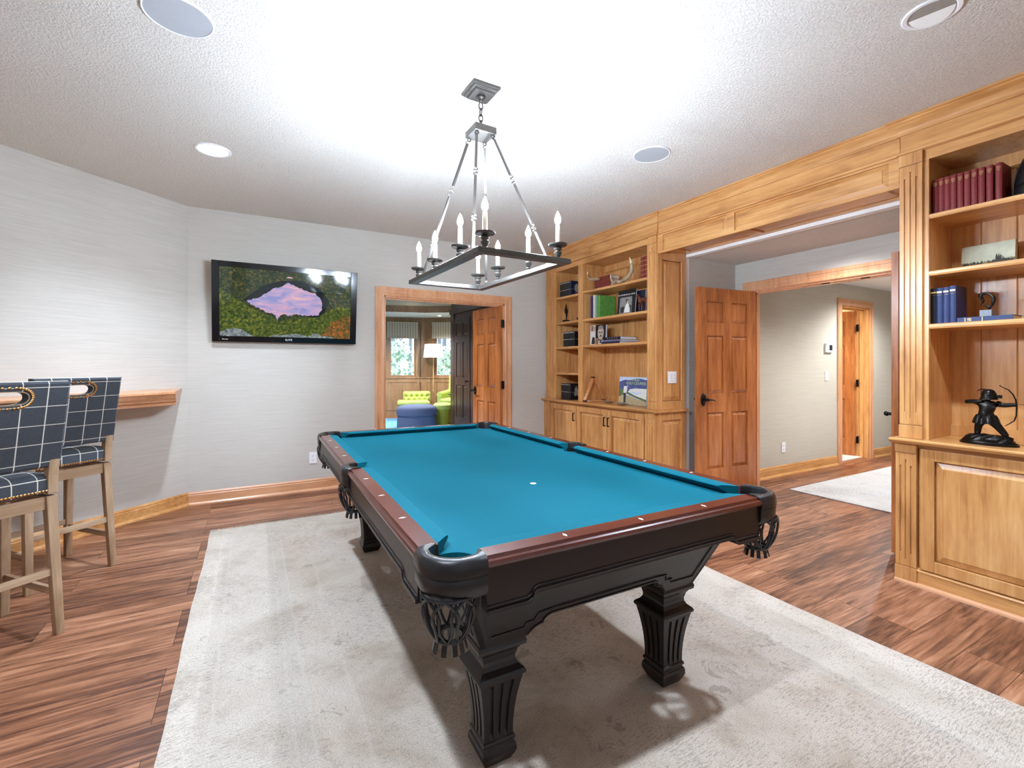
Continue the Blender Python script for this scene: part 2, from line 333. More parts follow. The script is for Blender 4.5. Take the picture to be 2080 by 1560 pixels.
# ------------------------------------------------------------------ mesh helpers
class MB:
    def __init__(s): s.v = []; s.f = []; s.m = []; s.T = Matrix.Identity(4); s.k = 0
    def add(s, vs, fs):
        n = len(s.v); s.v += [s.T @ Vector(p) for p in vs]
        for f in fs: s.f.append([i + n for i in f]); s.m.append(s.k)
        return s
    def box(s, x0, x1, y0, y1, z0, z1):
        return s.add([(x, y, z) for x in (x0, x1) for y in (y0, y1) for z in (z0, z1)],
                     [(0, 1, 3, 2), (4, 6, 7, 5), (0, 4, 5, 1), (2, 3, 7, 6), (0, 2, 6, 4), (1, 5, 7, 3)])
    def loft(s, secs, cap=True, closed=False):
        n = len(secs[0]); vs = [p for q in secs for p in q]; fs = []
        m = len(secs)
        for i in range(m if closed else m - 1):
            j = (i + 1) % m
            for k in range(n):
                l = (k + 1) % n; fs.append((i * n + k, i * n + l, j * n + l, j * n + k))
        if cap and not closed: fs += [tuple(range(n - 1, -1, -1)), tuple((m - 1) * n + k for k in range(n))]
        return s.add(vs, fs)
    def prism(s, poly, axis, lo, hi):
        # poly: 2-D points in the two other axes (in xyz order)
        def p3(p, h):
            return {'x': (h, p[0], p[1]), 'y': (p[0], h, p[1]), 'z': (p[0], p[1], h)}[axis]
        return s.loft([[p3(p, lo) for p in poly], [p3(p, hi) for p in poly]])
    def tube(s, pts, r, n=8, closed=False, taper=None):
        pts = [Vector(p) for p in pts]; secs = []; up = None
        for i, p in enumerate(pts):
            if closed: d = pts[(i + 1) % len(pts)] - pts[i - 1]
            else: d = pts[min(i + 1, len(pts) - 1)] - pts[max(i - 1, 0)]
            d.normalize()
            if up is None: up = Vector((0, 0, 1)) if abs(d.z) < 0.9 else Vector((1, 0, 0))
            a = d.cross(up); a.normalize(); c = a.cross(d); c.normalize(); up = c
            rr = r if taper is None else taper[i]
            secs.append([tuple(p + (a * math.cos(2 * PI * k / n) + c * math.sin(2 * PI * k / n)) * rr) for k in range(n)])
        return s.loft(secs, True, closed)
    def lathe(s, prof, c=(0, 0, 0), n=24, axis='z'):
        secs = []
        for r, h in prof:
            r = max(r, 1e-5); q = []
            for k in range(n):
                a = 2 * PI * k / n; u, w = r * math.cos(a), r * math.sin(a)
                q.append({'z': (c[0] + u, c[1] + w, c[2] + h), 'x': (c[0] + h, c[1] + u, c[2] + w), 'y': (c[0] + u, c[1] + h, c[2] + w)}[axis])
            secs.append(q)
        return s.loft(secs)
    def sphere(s, c, r, n=12, sz=1.0):
        return s.lathe([(r * math.sin(PI * i / n), -r * sz * math.cos(PI * i / n)) for i in range(n + 1)], c, n * 2)
    def square_loft(s, prof, cx, cy):
        return s.loft([[(cx - h, cy - h, z), (cx + h, cy - h, z), (cx + h, cy + h, z), (cx - h, cy + h, z)] for z, h in prof])
    def raised(s, u0, u1, w0, w1, d0, d1, bev, axis='x', sign=-1):
        """raised field: flat border at depth d0 rising to d1; plane spanned by (u,w=z)"""
        def P_(u, w, d): return (d, u, w) if axis == 'x' else (u, d, w)
        o = [(u0, w0), (u1, w0), (u1, w1), (u0, w1)]
        i = [(u0 + bev, w0 + bev), (u1 - bev, w0 + bev), (u1 - bev, w1 - bev), (u0 + bev, w1 - bev)]
        i2 = [(u0 + bev + .004, w0 + bev + .004), (u1 - bev - .004, w0 + bev + .004), (u1 - bev - .004, w1 - bev - .004), (u0 + bev + .004, w1 - bev - .004)]
        e = d0 + (d1 - d0) * 0.72
        return s.loft([[P_(*p, d0 - (d1 - d0) * .6) for p in o], [P_(*p, d0) for p in o], [P_(*p, e) for p in i], [P_(*p, d1) for p in i2]])

ORG = {}
def setp(o, label=None, cat=None, group=None, kind=None):
    if label: o['label'] = label
    if cat: o['category'] = cat
    if group: o['group'] = group
    if kind: o['kind'] = kind
    return o
def thing(name, label, cat, loc=(0, 0, 0), rz=0.0, group=None, kind=None):
    o = bpy.data.objects.new(name, None); COL.objects.link(o); o.empty_display_size = 0.1
    o.location = loc; o.rotation_euler = (0, 0, rz)
    ORG[o.name] = Vector(loc)
    return setp(o, label, cat, group, kind)
def build(mb, name, mat, parent=None, bevel=0.0, smooth=False, world=False, seg=2, label=None):
    """one mesh object. world=True: vertices are world coordinates of an unrotated thing"""
    me = bpy.data.meshes.new(name)
    off = ORG.get(parent.name, Vector((0, 0, 0))) if (world and parent is not None) else Vector((0, 0, 0))
    me.from_pydata([v - off for v in mb.v], [], mb.f)
    mats = mat if isinstance(mat, (list, tuple)) else [mat]
    for m_ in mats: me.materials.append(MATS[m_])
    for p, k in zip(me.polygons, mb.m): p.material_index = min(k, len(mats) - 1)
    bm = bmesh.new(); bm.from_mesh(me); bmesh.ops.recalc_face_normals(bm, faces=bm.faces); bm.to_mesh(me); bm.free()
    if smooth:
        for p in me.polygons: p.use_smooth = True
    o = bpy.data.objects.new(name, me); COL.objects.link(o)
    ORG[o.name] = off
    if parent is not None: o.parent = parent
    if smooth:
        e = o.modifiers.new('edges', 'EDGE_SPLIT'); e.split_angle = 0.7
    if bevel:
        b = o.modifiers.new('bevel', 'BEVEL'); b.width = bevel; b.segments = seg; b.limit_method = 'ANGLE'; b.angle_limit = 0.6
    if label: o['label'] = label
    return o
def struct(mb, name, mat, **kw):
    o = build(mb, name, mat, **kw)
    if kw.get('parent') is None: o['kind'] = 'structure'
    return o
def single(mb, name, mat, label, cat, loc=(0, 0, 0), rz=0.0, group=None, **kw):
    o = build(mb, name, mat, **kw); o.location = loc; o.rotation_euler = (0, 0, rz)
    return setp(o, label, cat, group)
def dup(root, loc=None, rz=None, label=None, group=None):
    def cp(o, par):
        c = o.copy(); COL.objects.link(c)
        if par is not None: c.parent = par
        for ch in list(o.children): cp(ch, c)
        return c
    r = cp(root, None)
    if loc is not None: r.location = loc
    if rz is not None: r.rotation_euler = (0, 0, rz)
    if label: r['label'] = label
    if group: r['group'] = group
    return r
def text(body, name, mat, size, M, parent=None, off=None, ext=0.0006):
    cu = bpy.data.curves.new(name, 'FONT'); cu.body = body; cu.size = size; cu.extrude = ext; cu.align_x = 'CENTER'; cu.align_y = 'CENTER'
    tmp = bpy.data.objects.new('tmp', cu); COL.objects.link(tmp)
    dg = bpy.context.evaluated_depsgraph_get(); me = bpy.data.meshes.new_from_object(tmp.evaluated_get(dg))
    bpy.data.objects.remove(tmp)
    me.transform(Matrix.Translation(-(off or Vector((0, 0, 0)))) @ M)
    me.materials.clear(); me.materials.append(MATS[mat]); me.name = name
    o = bpy.data.objects.new(name, me); COL.objects.link(o)
    if parent is not None: o.parent = parent
    return o
def frame(o, ux, uy, uz):
    m = Matrix.Identity(4)
    for i, c in enumerate((ux, uy, uz)):
        for j in range(3): m[j][i] = c[j]
    for j in range(3): m[j][3] = o[j]
    return m
def skin(name, mat, parent, pts, edges, rad, sub=2, root=0):
    me = bpy.data.meshes.new(name); me.from_pydata(pts, edges, []); me.materials.append(MATS[mat])
    o = bpy.data.objects.new(name, me); COL.objects.link(o)
    if parent is not None: o.parent = parent
    o.modifiers.new('skin', 'SKIN')
    if not me.skin_vertices: raise RuntimeError('no skin layer')
    for i, r in enumerate(rad):
        sv = me.skin_vertices[0].data[i]; sv.radius = (r, r) if not isinstance(r, tuple) else r; sv.use_root = (i == root)
    o.modifiers['skin'].use_smooth_shade = True
    s_ = o.modifiers.new('sub', 'SUBSURF'); s_.levels = sub; s_.render_levels = sub
    return o

# ------------------------------------------------------------------ room shell
CZ = 2.735
WL = [(-0.50, 5.165), (-2.25, 3.585)]      # diagonal wall
mb = MB().box(-3.2, 3.86, -3.05, 5.165, -0.06, 0.0); mb.box(3.86, 10.2, -0.6, 5.3, -0.06, 0.0)
struct(mb, 'floor', 'walnut_planks')
mb = MB().box(-0.9, 6.2, 5.3, 12.6, -0.06, 0.0); mb.box(1.28, 2.785, 5.165, 5.3, -0.06, 0.0)
struct(mb, 'floor_library', 'library_wood')
struct(MB().box(-3.2, 3.87, -3.05, 5.3, CZ, CZ + 0.08), 'ceiling', 'ceiling_texture')
struct(MB().box(3.87, 4.6, 0.9, 3.24, 2.367, 2.42), 'ceiling_niche', 'ceiling_texture')
struct(MB().box(4.7, 10.2, -0.6, 3.2, 2.345, 2.42), 'ceiling_hall', 'white_paint')
# wall with television and library doorway: y 5.165..5.30
mb = MB(); mb.box(-0.9, 1.28, 5.165, 5.30, 0, CZ); mb.box(2.785, 4.0, 5.165, 5.30, 0, CZ); mb.box(1.28, 2.785, 5.165, 5.30, 2.045, CZ)
struct(mb, 'wall_back', 'grasscloth')
d = Vector((WL[1][0] - WL[0][0], WL[1][1] - WL[0][1], 0)); dn = d.normalized(); wn_ = Vector((dn.y, -dn.x, 0))   # outward normal
if wn_.x > 0: wn_ = -wn_
def dpt(s, t): p = Vector((WL[0][0], WL[0][1], 0)) + dn * s + wn_ * t; return (p.x, p.y)
mb = MB().prism([WL[0], WL[1], dpt(d.length, .1), dpt(0, .1)], 'z', 0, CZ)
struct(mb, 'wall_diagonal', 'grasscloth')
struct(MB().box(-2.35, -2.25, -3.05, 3.6, 0, CZ), 'wall_left', 'grasscloth')
# wall behind the photographer with wide windows
mb = MB(); mb.box(-3.2, 4.0, -3.05, -2.95, 0, 0.75); mb.box(-3.2, 4.0, -3.05, -2.95, 2.35, CZ)
for a, b_ in ((-3.2, -1.9), (-0.35, -0.15), (1.4, 1.6), (3.15, 4.0)): mb.box(a, b_, -3.05, -2.95, 0.75, 2.35)
struct(mb, 'wall_front', 'grasscloth')
for i, (a, b_) in enumerate(((-1.9, -0.35), (-0.15, 1.4), (1.6, 3.15))):
    mb = MB(); mb.box(a, b_, -3.04, -2.96, 0.75, 0.8).box(a, b_, -3.04, -2.96, 2.3, 2.35).box(a, a + .05, -3.04, -2.96, .8, 2.3).box(b_ - .05, b_, -3.04, -2.96, .8, 2.3)
    struct(mb, 'window_%d' % (i + 3), 'casing_wood_x')
# right wall (behind the book cases) with the wide opening
mb = MB(); mb.box(3.80, 3.87, 3.24, 5.165, 0, CZ); mb.box(3.80, 3.87, -3.05, 1.30, 0, CZ); mb.box(3.80, 3.87, 1.30, 3.24, 2.358, CZ)
struct(mb, 'wall_right', 'white_paint')
struct(MB().box(3.87, 4.6, 3.24, 3.32, 0, 2.42), 'wall_niche_left', 'grasscloth')
struct(MB().box(3.87, 4.6, 0.82, 0.9, 0, 2.42), 'wall_niche_right', 'grasscloth')
mb = MB(); mb.box(4.6, 4.7, 3.04, 3.32, 0, 2.42); mb.box(4.6, 4.7, 0.82, 1.42, 0, 2.42); mb.box(4.6, 4.7, 1.42, 3.04, 2.055, 2.42)
struct(mb, 'wall_niche_back', 'grasscloth')
mb = MB(); mb.box(4.7, 6.69, 3.2, 3.36, 0, 2.42); mb.box(7.43, 10.2, 3.2, 3.36, 0, 2.42); mb.box(6.69, 7.43, 3.2, 3.36, 2.06, 2.42)
struct(mb, 'wall_hall', 'grasscloth_tan')
struct(MB().box(10.1, 10.2, -0.6, 3.2, 0, 2.42), 'wall_hall_end', 'grasscloth_tan')
struct(MB().box(4.6, 10.2, -0.7, -0.6, 0, 2.42), 'wall_hall_right', 'grasscloth_tan')
# bright side room behind the small door
mb = MB(); mb.box(5.9, 6.0, 3.36, 5.3, 0, 2.42).box(8.6, 8.7, 3.36, 5.3, 0, 2.42).box(5.9, 8.7, 5.3, 5.4, 0, 2.42)
struct(mb, 'wall_side_room', 'cream_paint')
struct(MB().box(5.9, 8.7, 3.36, 5.4, 2.42, 2.46), 'ceiling_side_room', 'white_paint')
struct(MB().box(6.0, 8.6, 3.27, 5.3, 0.001, 0.01), 'floor_side_room', 'tile_white')

# baseboards: profiled board plus shoe
def base_prof(h=0.118):
    return [(0, 0), (0.030, 0), (0.028, 0.010), (0.020, 0.020), (0.016, 0.024), (0.016, h - 0.03), (0.012, h - 0.024), (0.013, h - 0.014), (0.004, h), (0, h)]
def baseboard(name, p0, p1, nrm, mat='maple_x', e0=0.0, e1=0.0):
    p0, p1, nrm = Vector(p0), Vector(p1), Vector(nrm).normalized()
    dd = (p1 - p0).normalized()
    def sec(p, e): return [tuple((p + dd * (e * t) + nrm * t).to_3d() + Vector((0, 0, z))) for t, z in base_prof()]
    return struct(MB().loft([sec(p0, e0), sec(p1, e1)]), name, mat)
k_ = math.tan(math.radians(24.5))
baseboard('baseboard_back', (-0.50, 5.165), (1.18, 5.165), (0, -1), 'casing_wood_x', k_ * .9)
baseboard('baseboard_diagonal', WL[0], WL[1], tuple((-wn_).to_2d()), 'maple_x', k_ * .9)
baseboard('baseboard_back_right', (2.886, 5.165), (3.40, 5.165), (0, -1), 'casing_wood_x')
baseboard('baseboard_left', (-2.25, 3.585), (-2.25, -2.95), (1, 0), 'maple_y')
baseboard('baseboard_hall_left', (4.70, 3.2), (6.59, 3.2), (0, -1), 'maple_x')
baseboard('baseboard_hall_right', (7.53, 3.2), (10.1, 3.2), (0, -1), 'maple_x')
baseboard('baseboard_niche', (3.87, 3.24), (4.6, 3.24), (0, -1), 'maple_x')

# door casings: moulded boards
CP = [(0, 0), (0, .018), (.012, .022), (.03, .02), (.034, .016), (.06, .013), (.07, .017), (.08, .021), (.094, .022), (.1, .018), (.1, 0)]
def casing(name, u0, u1, zt, plane, axis, sign, mat='casing_wood_', w=0.1):
    """three mitred boards around an opening u0..u1 up to zt on wall plane (axis = wall normal axis)"""
    mb = MB()
    def P_(u, z, t): return (u, plane + sign * t, z) if axis == 'y' else (plane + sign * t, u, z)
    # left, top, right as one swept frame: offset o outward
    path = lambda o: [(u0 - o, 0), (u0 - o, zt + o), (u1 + o, zt + o), (u1 + o, 0)]
    secs = [[P_(*path(w - o * w / .1)[k], t) for o, t in CP] for k in range(4)]
    mb.loft(secs)
    return struct(mb, name, mat + 'z')
def jamb(name, u0, u1, zt, p0, p1, axis, mat='casing_wood_z'):
    mb = MB(); t = .018
    def B(a, b_, c, d_): mb.box(a, b_, p0, p1, c, d_) if axis == 'y' else mb.box(p0, p1, a, b_, c, d_)
    B(u0 - .001, u0 + t, 0, zt); B(u1 - t, u1 + .001, 0, zt); B(u0, u1, zt - t, zt)
    c = (p0 + p1) / 2
    def S(a, b_, e, f): mb.box(a, b_, c - .02, c + .02, e, f) if axis == 'y' else mb.box(c - .02, c + .02, a, b_, e, f)
    S(u0 + t, u0 + t + .012, 0, zt - t); S(u1 - t - .012, u1 - t, 0, zt - t); S(u0 + t, u1 - t, zt - t - .012, zt - t)
    return struct(mb, name, mat)
casing('trim_1', 1.28, 2.785, 2.045, 5.165, 'y', -1)
jamb('trim_2', 1.28, 2.785, 2.046, 5.165, 5.30, 'y')
casing('trim_3', 1.42, 3.04, 2.055, 4.6, 'x', -1)
jamb('trim_4', 1.42, 3.04, 2.056, 4.6, 4.70, 'x')
casing('trim_5', 6.69, 7.43, 2.06, 3.2, 'y', -1, w=0.09)
jamb('trim_6', 6.69, 7.43, 2.061, 3.2, 3.36, 'y', 'maple_z')
for yy in (2.34, 2.02):
    c_ = MB().box(4.625, 4.665, yy - .035, yy + .035, 2.030, 2.0385)
    single(c_, 'ball_catch_plate', 'black_iron', 'black catch plate under door header, ' + ('nearer the open door leaf' if yy > 2.2 else 'nearer the fluted bookcase side'), 'door hardware')

# six panel doors (local: hinge at x=0, leaf to x=w, thickness along y, both faces)
def six_panel(name, w, h, loc, rz, mat='door_wood_', label=None, handle='lever', flip=False, hinges=(0.25, 1.02, 1.80), hside=1):
    t = 0.04
    r = thing(name, label, None, loc, rz, kind='structure')
    st, ms = 0.115, 0.10
    zs = [(0.235, 0.80), (0.98, 1.56), (1.68, 1.90)]
    zs = [(a * h / 2.03, b_ * h / 2.03) for a, b_ in zs]
    x1 = (w - ms) / 2; cols = [(st, x1), (x1 + ms, w - st)]
    mb = MB()
    for a, b_ in ((0, st), (x1, x1 + ms), (w - st, w)): mb.box(a, b_, -t / 2, t / 2, 0, h)
    zz = [0] + [q for p in zs for q in p] + [h]
    for a, b_ in zip(zz[0::2], zz[1::2]):
        for c0, c1 in cols: mb.box(c0, c1, -t / 2, t / 2, a, b_)
    build(mb, 'leaf', mat + 'z', r)
    for c0, c1 in cols:
        for a, b_ in zs:
            mb = MB(); mb.raised(c0 + .008, c1 - .008, a + .008, b_ - .008, -t / 2 + .016, -t / 2 + .003, .026, 'y'); mb.raised(c0 + .008, c1 - .008, a + .008, b_ - .008, t / 2 - .016, t / 2 - .003, .026, 'y')
            # sticking
            for sg in (-1, 1):
                for (p, q, e, f) in ((c0, c1, a, a + .007), (c0, c1, b_ - .007, b_), (c0, c0 + .007, a, b_), (c1 - .007, c1, a, b_)):
                    mb.box(p, q, sg * (t / 2 - .018), sg * (t / 2 - .004), e, f)
            build(mb, 'panel', mat + 'z', r)
    if handle:
        hx = w - 0.07; hz = 0.93 * h / 2.03
        for sg in (-1, 1):
            mb = MB()
            pts = [(hx + .033 * math.cos(a) * (0.92 + .08 * abs(math.cos(a))), hz + .062 * math.sin(a)) for a in [2 * PI * k / 20 for k in range(20)]]
            y0 = sg * t / 2
            mb.loft([[(x, y0, z) for x, z in pts], [(x, y0 + sg * .006, z) for x, z in pts], [(hx + (x - hx) * .8, y0 + sg * .012, hz + (z - hz) * .86) for x, z in pts]])
            mb.tube([(hx, y0 + sg * .01, hz), (hx, y0 + sg * .05, hz)], .011, 12)
            mb.sphere((hx, y0 + sg * .058, hz), .017)
            if handle == 'lever':
                mb.tube([(hx, y0 + sg * .058, hz), (hx - .04, y0 + sg * .058, hz - .001), (hx - .08, y0 + sg * .056, hz - .004), (hx - .105, y0 + sg * .052, hz - .018)], .008, 10, taper=[.009, .008, .007, .004])
            build(mb, 'handle', 'black_iron', r, smooth=True)
    for z in hinges:
        mb = MB(); yh = hside * t / 2
        mb.box(-.034, -.002, yh - hside * .002 - .001, yh + .001, z - .045, z + .045); mb.box(.0, .03, yh - .001, yh + .002 * hside + .001, z - .045, z + .045)
        mb.lathe([(.006, -.048), (.007, -.044), (.007, .044), (.006, .048)], (-.002, yh + hside * .005, z), 10)
        build(mb, 'hinge', 'black_iron', r)
    return r
six_panel('door_1', 0.80, 2.03, (4.585, 3.012, 0.015), PI - math.atan2(0.075, 0.8), hside=-1, hinges=())
six_panel('door_2', 0.80, 2.03, (4.585, 1.452, 0.015), PI - 0.035, hside=1, hinges=())
six_panel('door_3', 0.74, 2.02, (2.745, 5.175, 0.012), PI / 2 + 0.045, 'door_wood_', hside=-1, hinges=())
six_panel('door_4', 0.70, 2.03, (7.405, 3.36, 0.012), PI / 2 + .24, handle=None, hside=-1, hinges=())
def hinge_set(name, x, y, zs, rz, parent):
    pass
def hinges_world(door, pts, sx, sy):
    for x, y, z in pts:
        mb = MB(); mb.box(x - sx, x + sx, y - sy, y + sy, z - .048, z + .048); mb.lathe([(.007, -.052), (.007, .052)], (x, y - sy - .003, z), 8)
        inv = Matrix.Translation(door.location) @ Matrix.Rotation(door.rotation_euler.z, 4, 'Z')
        inv.invert(); mb.v = [inv @ v for v in mb.v]
        build(mb, 'hinge', 'black_iron', door, bevel=.006)
D = {o.name: o for o in bpy.data.objects}
hinges_world(D['door_3'], [(2.752, 5.148, .22), (2.752, 5.148, 1.035), (2.752, 5.148, 1.80)], .020, .006)
hinges_world(D['door_4'], [(7.392, 3.325, .24), (7.392, 3.325, 1.03), (7.392, 3.325, 1.80)], .032, .004)
# ------------------------------------------------------------------ built-in cabinetry
XB = 3.385    # pilaster face of the upper cases
def crown(mb, x, ya, yb, z0, z1, proj, ra=0.0, rb=0.0):
    """crown running along y facing -x; ra/rb: return lengths (mitre) at the ends"""
    h = z1 - z0
    pr = [(0, 0), (.010, 0), (.010, .012), (.004, .016), (.006, .03), (.016, .045), (.03, .058), (.036, .062), (.036, .072), (proj, .074), (proj, h), (0, h)]
    pr = [(t * proj / .045 if t < proj else t, z * h / .085 if z < h else z) for t, z in pr]
    pr = [(min(t, proj), min(z, h)) for t, z in pr]
    s = [[(x - t, ya - t * ra, z0 + z) for t, z in pr], [(x - t, yb + t * rb, z0 + z) for t, z in pr]]
    mb.loft(s)
    for y, r_, sg in ((ya, ra, -1), (yb, rb, 1)):
        if r_:
            mb.loft([[(x - t, y + sg * t, z0 + z) for t, z in pr], [(x + .39, y + sg * t, z0 + z) for t, z in pr]])
def pilaster(mb, x, y0, y1, z0, z1, t=.018, cap=.055, foot=.07, n=3):
    w = y1 - y0
    mb.box(x + .008, x + t + .02, y0, y1, z0, z1)
    fz0, fz1 = z0 + foot, z1 - cap
    # block at top and bottom a touch prouder
    mb.box(x - .004, x + .01, y0 - .002, y1 + .002, z0, fz0 - .003); mb.box(x - .004, x + .01, y0 - .002, y1 + .002, fz1 + .003, z1)
    gw = w * .085; cs = [y0 + w * q for q in (.25, .5, .75)]
    e = [y0] + [q for c in cs for q in (c - gw / 2, c + gw / 2)] + [y1]
    for a, b_ in zip(e[0::2], e[1::2]): mb.box(x, x + .01, a, b_, fz0, fz1)
    for i, c in enumerate(cs):
        o = .04 if i == 1 else .075
        mb.box(x, x + .01, c - gw / 2, c + gw / 2, fz0, fz0 + o); mb.box(x, x + .01, c - gw / 2, c + gw / 2, fz1 - o, fz1)
def cab_door(root, x, y0, y1, z0, z1, handle=None, st=.062):
    mb = MB(); t = .02
    mb.box(x, x + t, y0, y0 + st, z0, z1).box(x, x + t, y1 - st, y1, z0, z1).box(x, x + t, y0 + st, y1 - st, z0, z0 + st).box(x, x + t, y0 + st, y1 - st, z1 - st, z1)
    o = build(mb, 'door', 'maple_z', root, world=True, bevel=.002)
    mb = MB(); mb.raised(y0 + st + .003, y1 - st - .003, z0 + st + .003, z1 - st - .003, x + .019, x + .004, .032, 'x')
    build(mb, 'door_panel', 'maple_z', o, world=True)
    if handle is not None:
        mb = MB(); zz = z1 - .08
        mb.box(x - .030, x - .020, handle - .005, handle + .005, zz - .10, zz); mb.box(x - .03, x + .002, handle - .005, handle + .005, zz - .10, zz - .09); mb.box(x - .03, x + .002, handle - .005, handle + .005, zz - .01, zz)
        build(mb, 'handle', 'black_iron', o, world=True, bevel=.002)
    # the panel and handle are parented to a child whose own offset is already the root's
    return o
def fix_children(root):
    # children of parts: vertices are already in root space
    pass
_b = build
def build(mb, name, mat, parent=None, **kw):
    # world=True on a grandchild: use the root's origin
    if kw.get('world') and parent is not None and parent.parent is not None:
        ORG[parent.name] = ORG[parent.parent.name]
    return _b(mb, name, mat, parent, **kw)

def base_unit(ya, yb, doors, pils, label, side=None):
    """ya<yb world extent along y; doors [(y0,y1,handle_y)]"""
    r = thing('base_cabinet', label, 'cabinet', (3.58, (ya + yb) / 2, 0))
    xf = 3.388
    mb = MB(); mb.box(xf + .02, 3.79, ya + .012, yb - .012, .0, .822)
    build(mb, 'body', 'maple_y', r, world=True)
    mb = MB(); mb.box(xf, xf + .021, ya + .1, yb - .1, .09, .105); mb.box(xf, xf + .021, ya + .1, yb - .1, .797, .824)
    ed = sorted([d[0] for d in doors] + [d[1] for d in doors])
    for i in range(0, len(ed), 2):
        mb.box(xf, xf + .021, ed[i] - .012, ed[i] + .01, .1, .8); mb.box(xf, xf + .021, ed[i + 1] - .01, ed[i + 1] + .012, .1, .8)
    build(mb, 'face_frame', 'maple_y', r, world=True)
    mb = MB(); mb.box(3.372, xf + .02, ya + .1, yb - .1, 0, .088); mb.prism([(3.366, .088), (xf, .088), (xf, .102), (3.374, .096)], 'y', ya + .1, yb - .1)
    build(mb, 'toe_board', 'maple_y', r, world=True)
    mb = MB(); mb.prism([(3.350, 0), (3.38, 0), (3.38, .022), (3.362, .018), (3.352, .010)], 'y', ya - .012, yb)
    build(mb, 'shoe_moulding', 'casing_wood_y', r, world=True)
    for a, b_ in pils:
        mb = MB(); pilaster(mb, 3.366, a, b_, 0.0, .824, foot=.10, cap=.06); build(mb, 'pilaster', 'maple_z', r, world=True, bevel=.0015)
    for a, b_, h in doors: cab_door(r, 3.368, a, b_, .105, .797, h)
    if side is not None:
        mb = MB(); y = side
        mb.box(3.40, 3.46, y, y + .018, 0, .824).box(3.725, 3.795, y, y + .018, 0, .824).box(3.46, 3.725, y, y + .018, 0, .12).box(3.46, 3.725, y, y + .018, .745, .824)
        mb.raised(3.463, 3.722, .123, .742, y + .018, y + .003, .034, 'y')
        build(mb, 'side_panel', 'maple_z', r, world=True, bevel=.0015)
    return r
def counter(ya, yb, label):
    mb = MB(); mb.prism([(3.340, .824), (3.80, .824), (3.80, .85), (3.333, .85), (3.327, .845), (3.327, .838), (3.336, .830)], 'y', ya, yb)
    o = single(mb, 'countertop', 'maple_y', label, 'countertop'); return o
base_unit(3.212, 5.125, [(3.366, 3.902, 3.872), (3.912, 4.444, 3.934), (4.456, 5.0, 4.487)], [(3.222, 3.345), (5.022, 5.12)],
          'long maple base cabinet with three raised-panel doors, beside the library doorway', side=3.212)
counter(3.188, 5.163, 'thin maple countertop holding the wooden ball rack and silver dishes')
base_unit(-.655, 1.315, [(.625, 1.195, None), (.045, .613, None), (-.53, .033, None)], [(1.213, 1.313), (-.65, -.548)],
          'maple base cabinet with a wide raised panel, under the archer statue')
counter(-.66, 1.332, 'thin maple countertop under the dark archer statue')
mb = MB(); mb.box(3.38, 3.79, 5.128, 5.164, 0, .822); struct(mb, 'trim_7', 'maple_z')

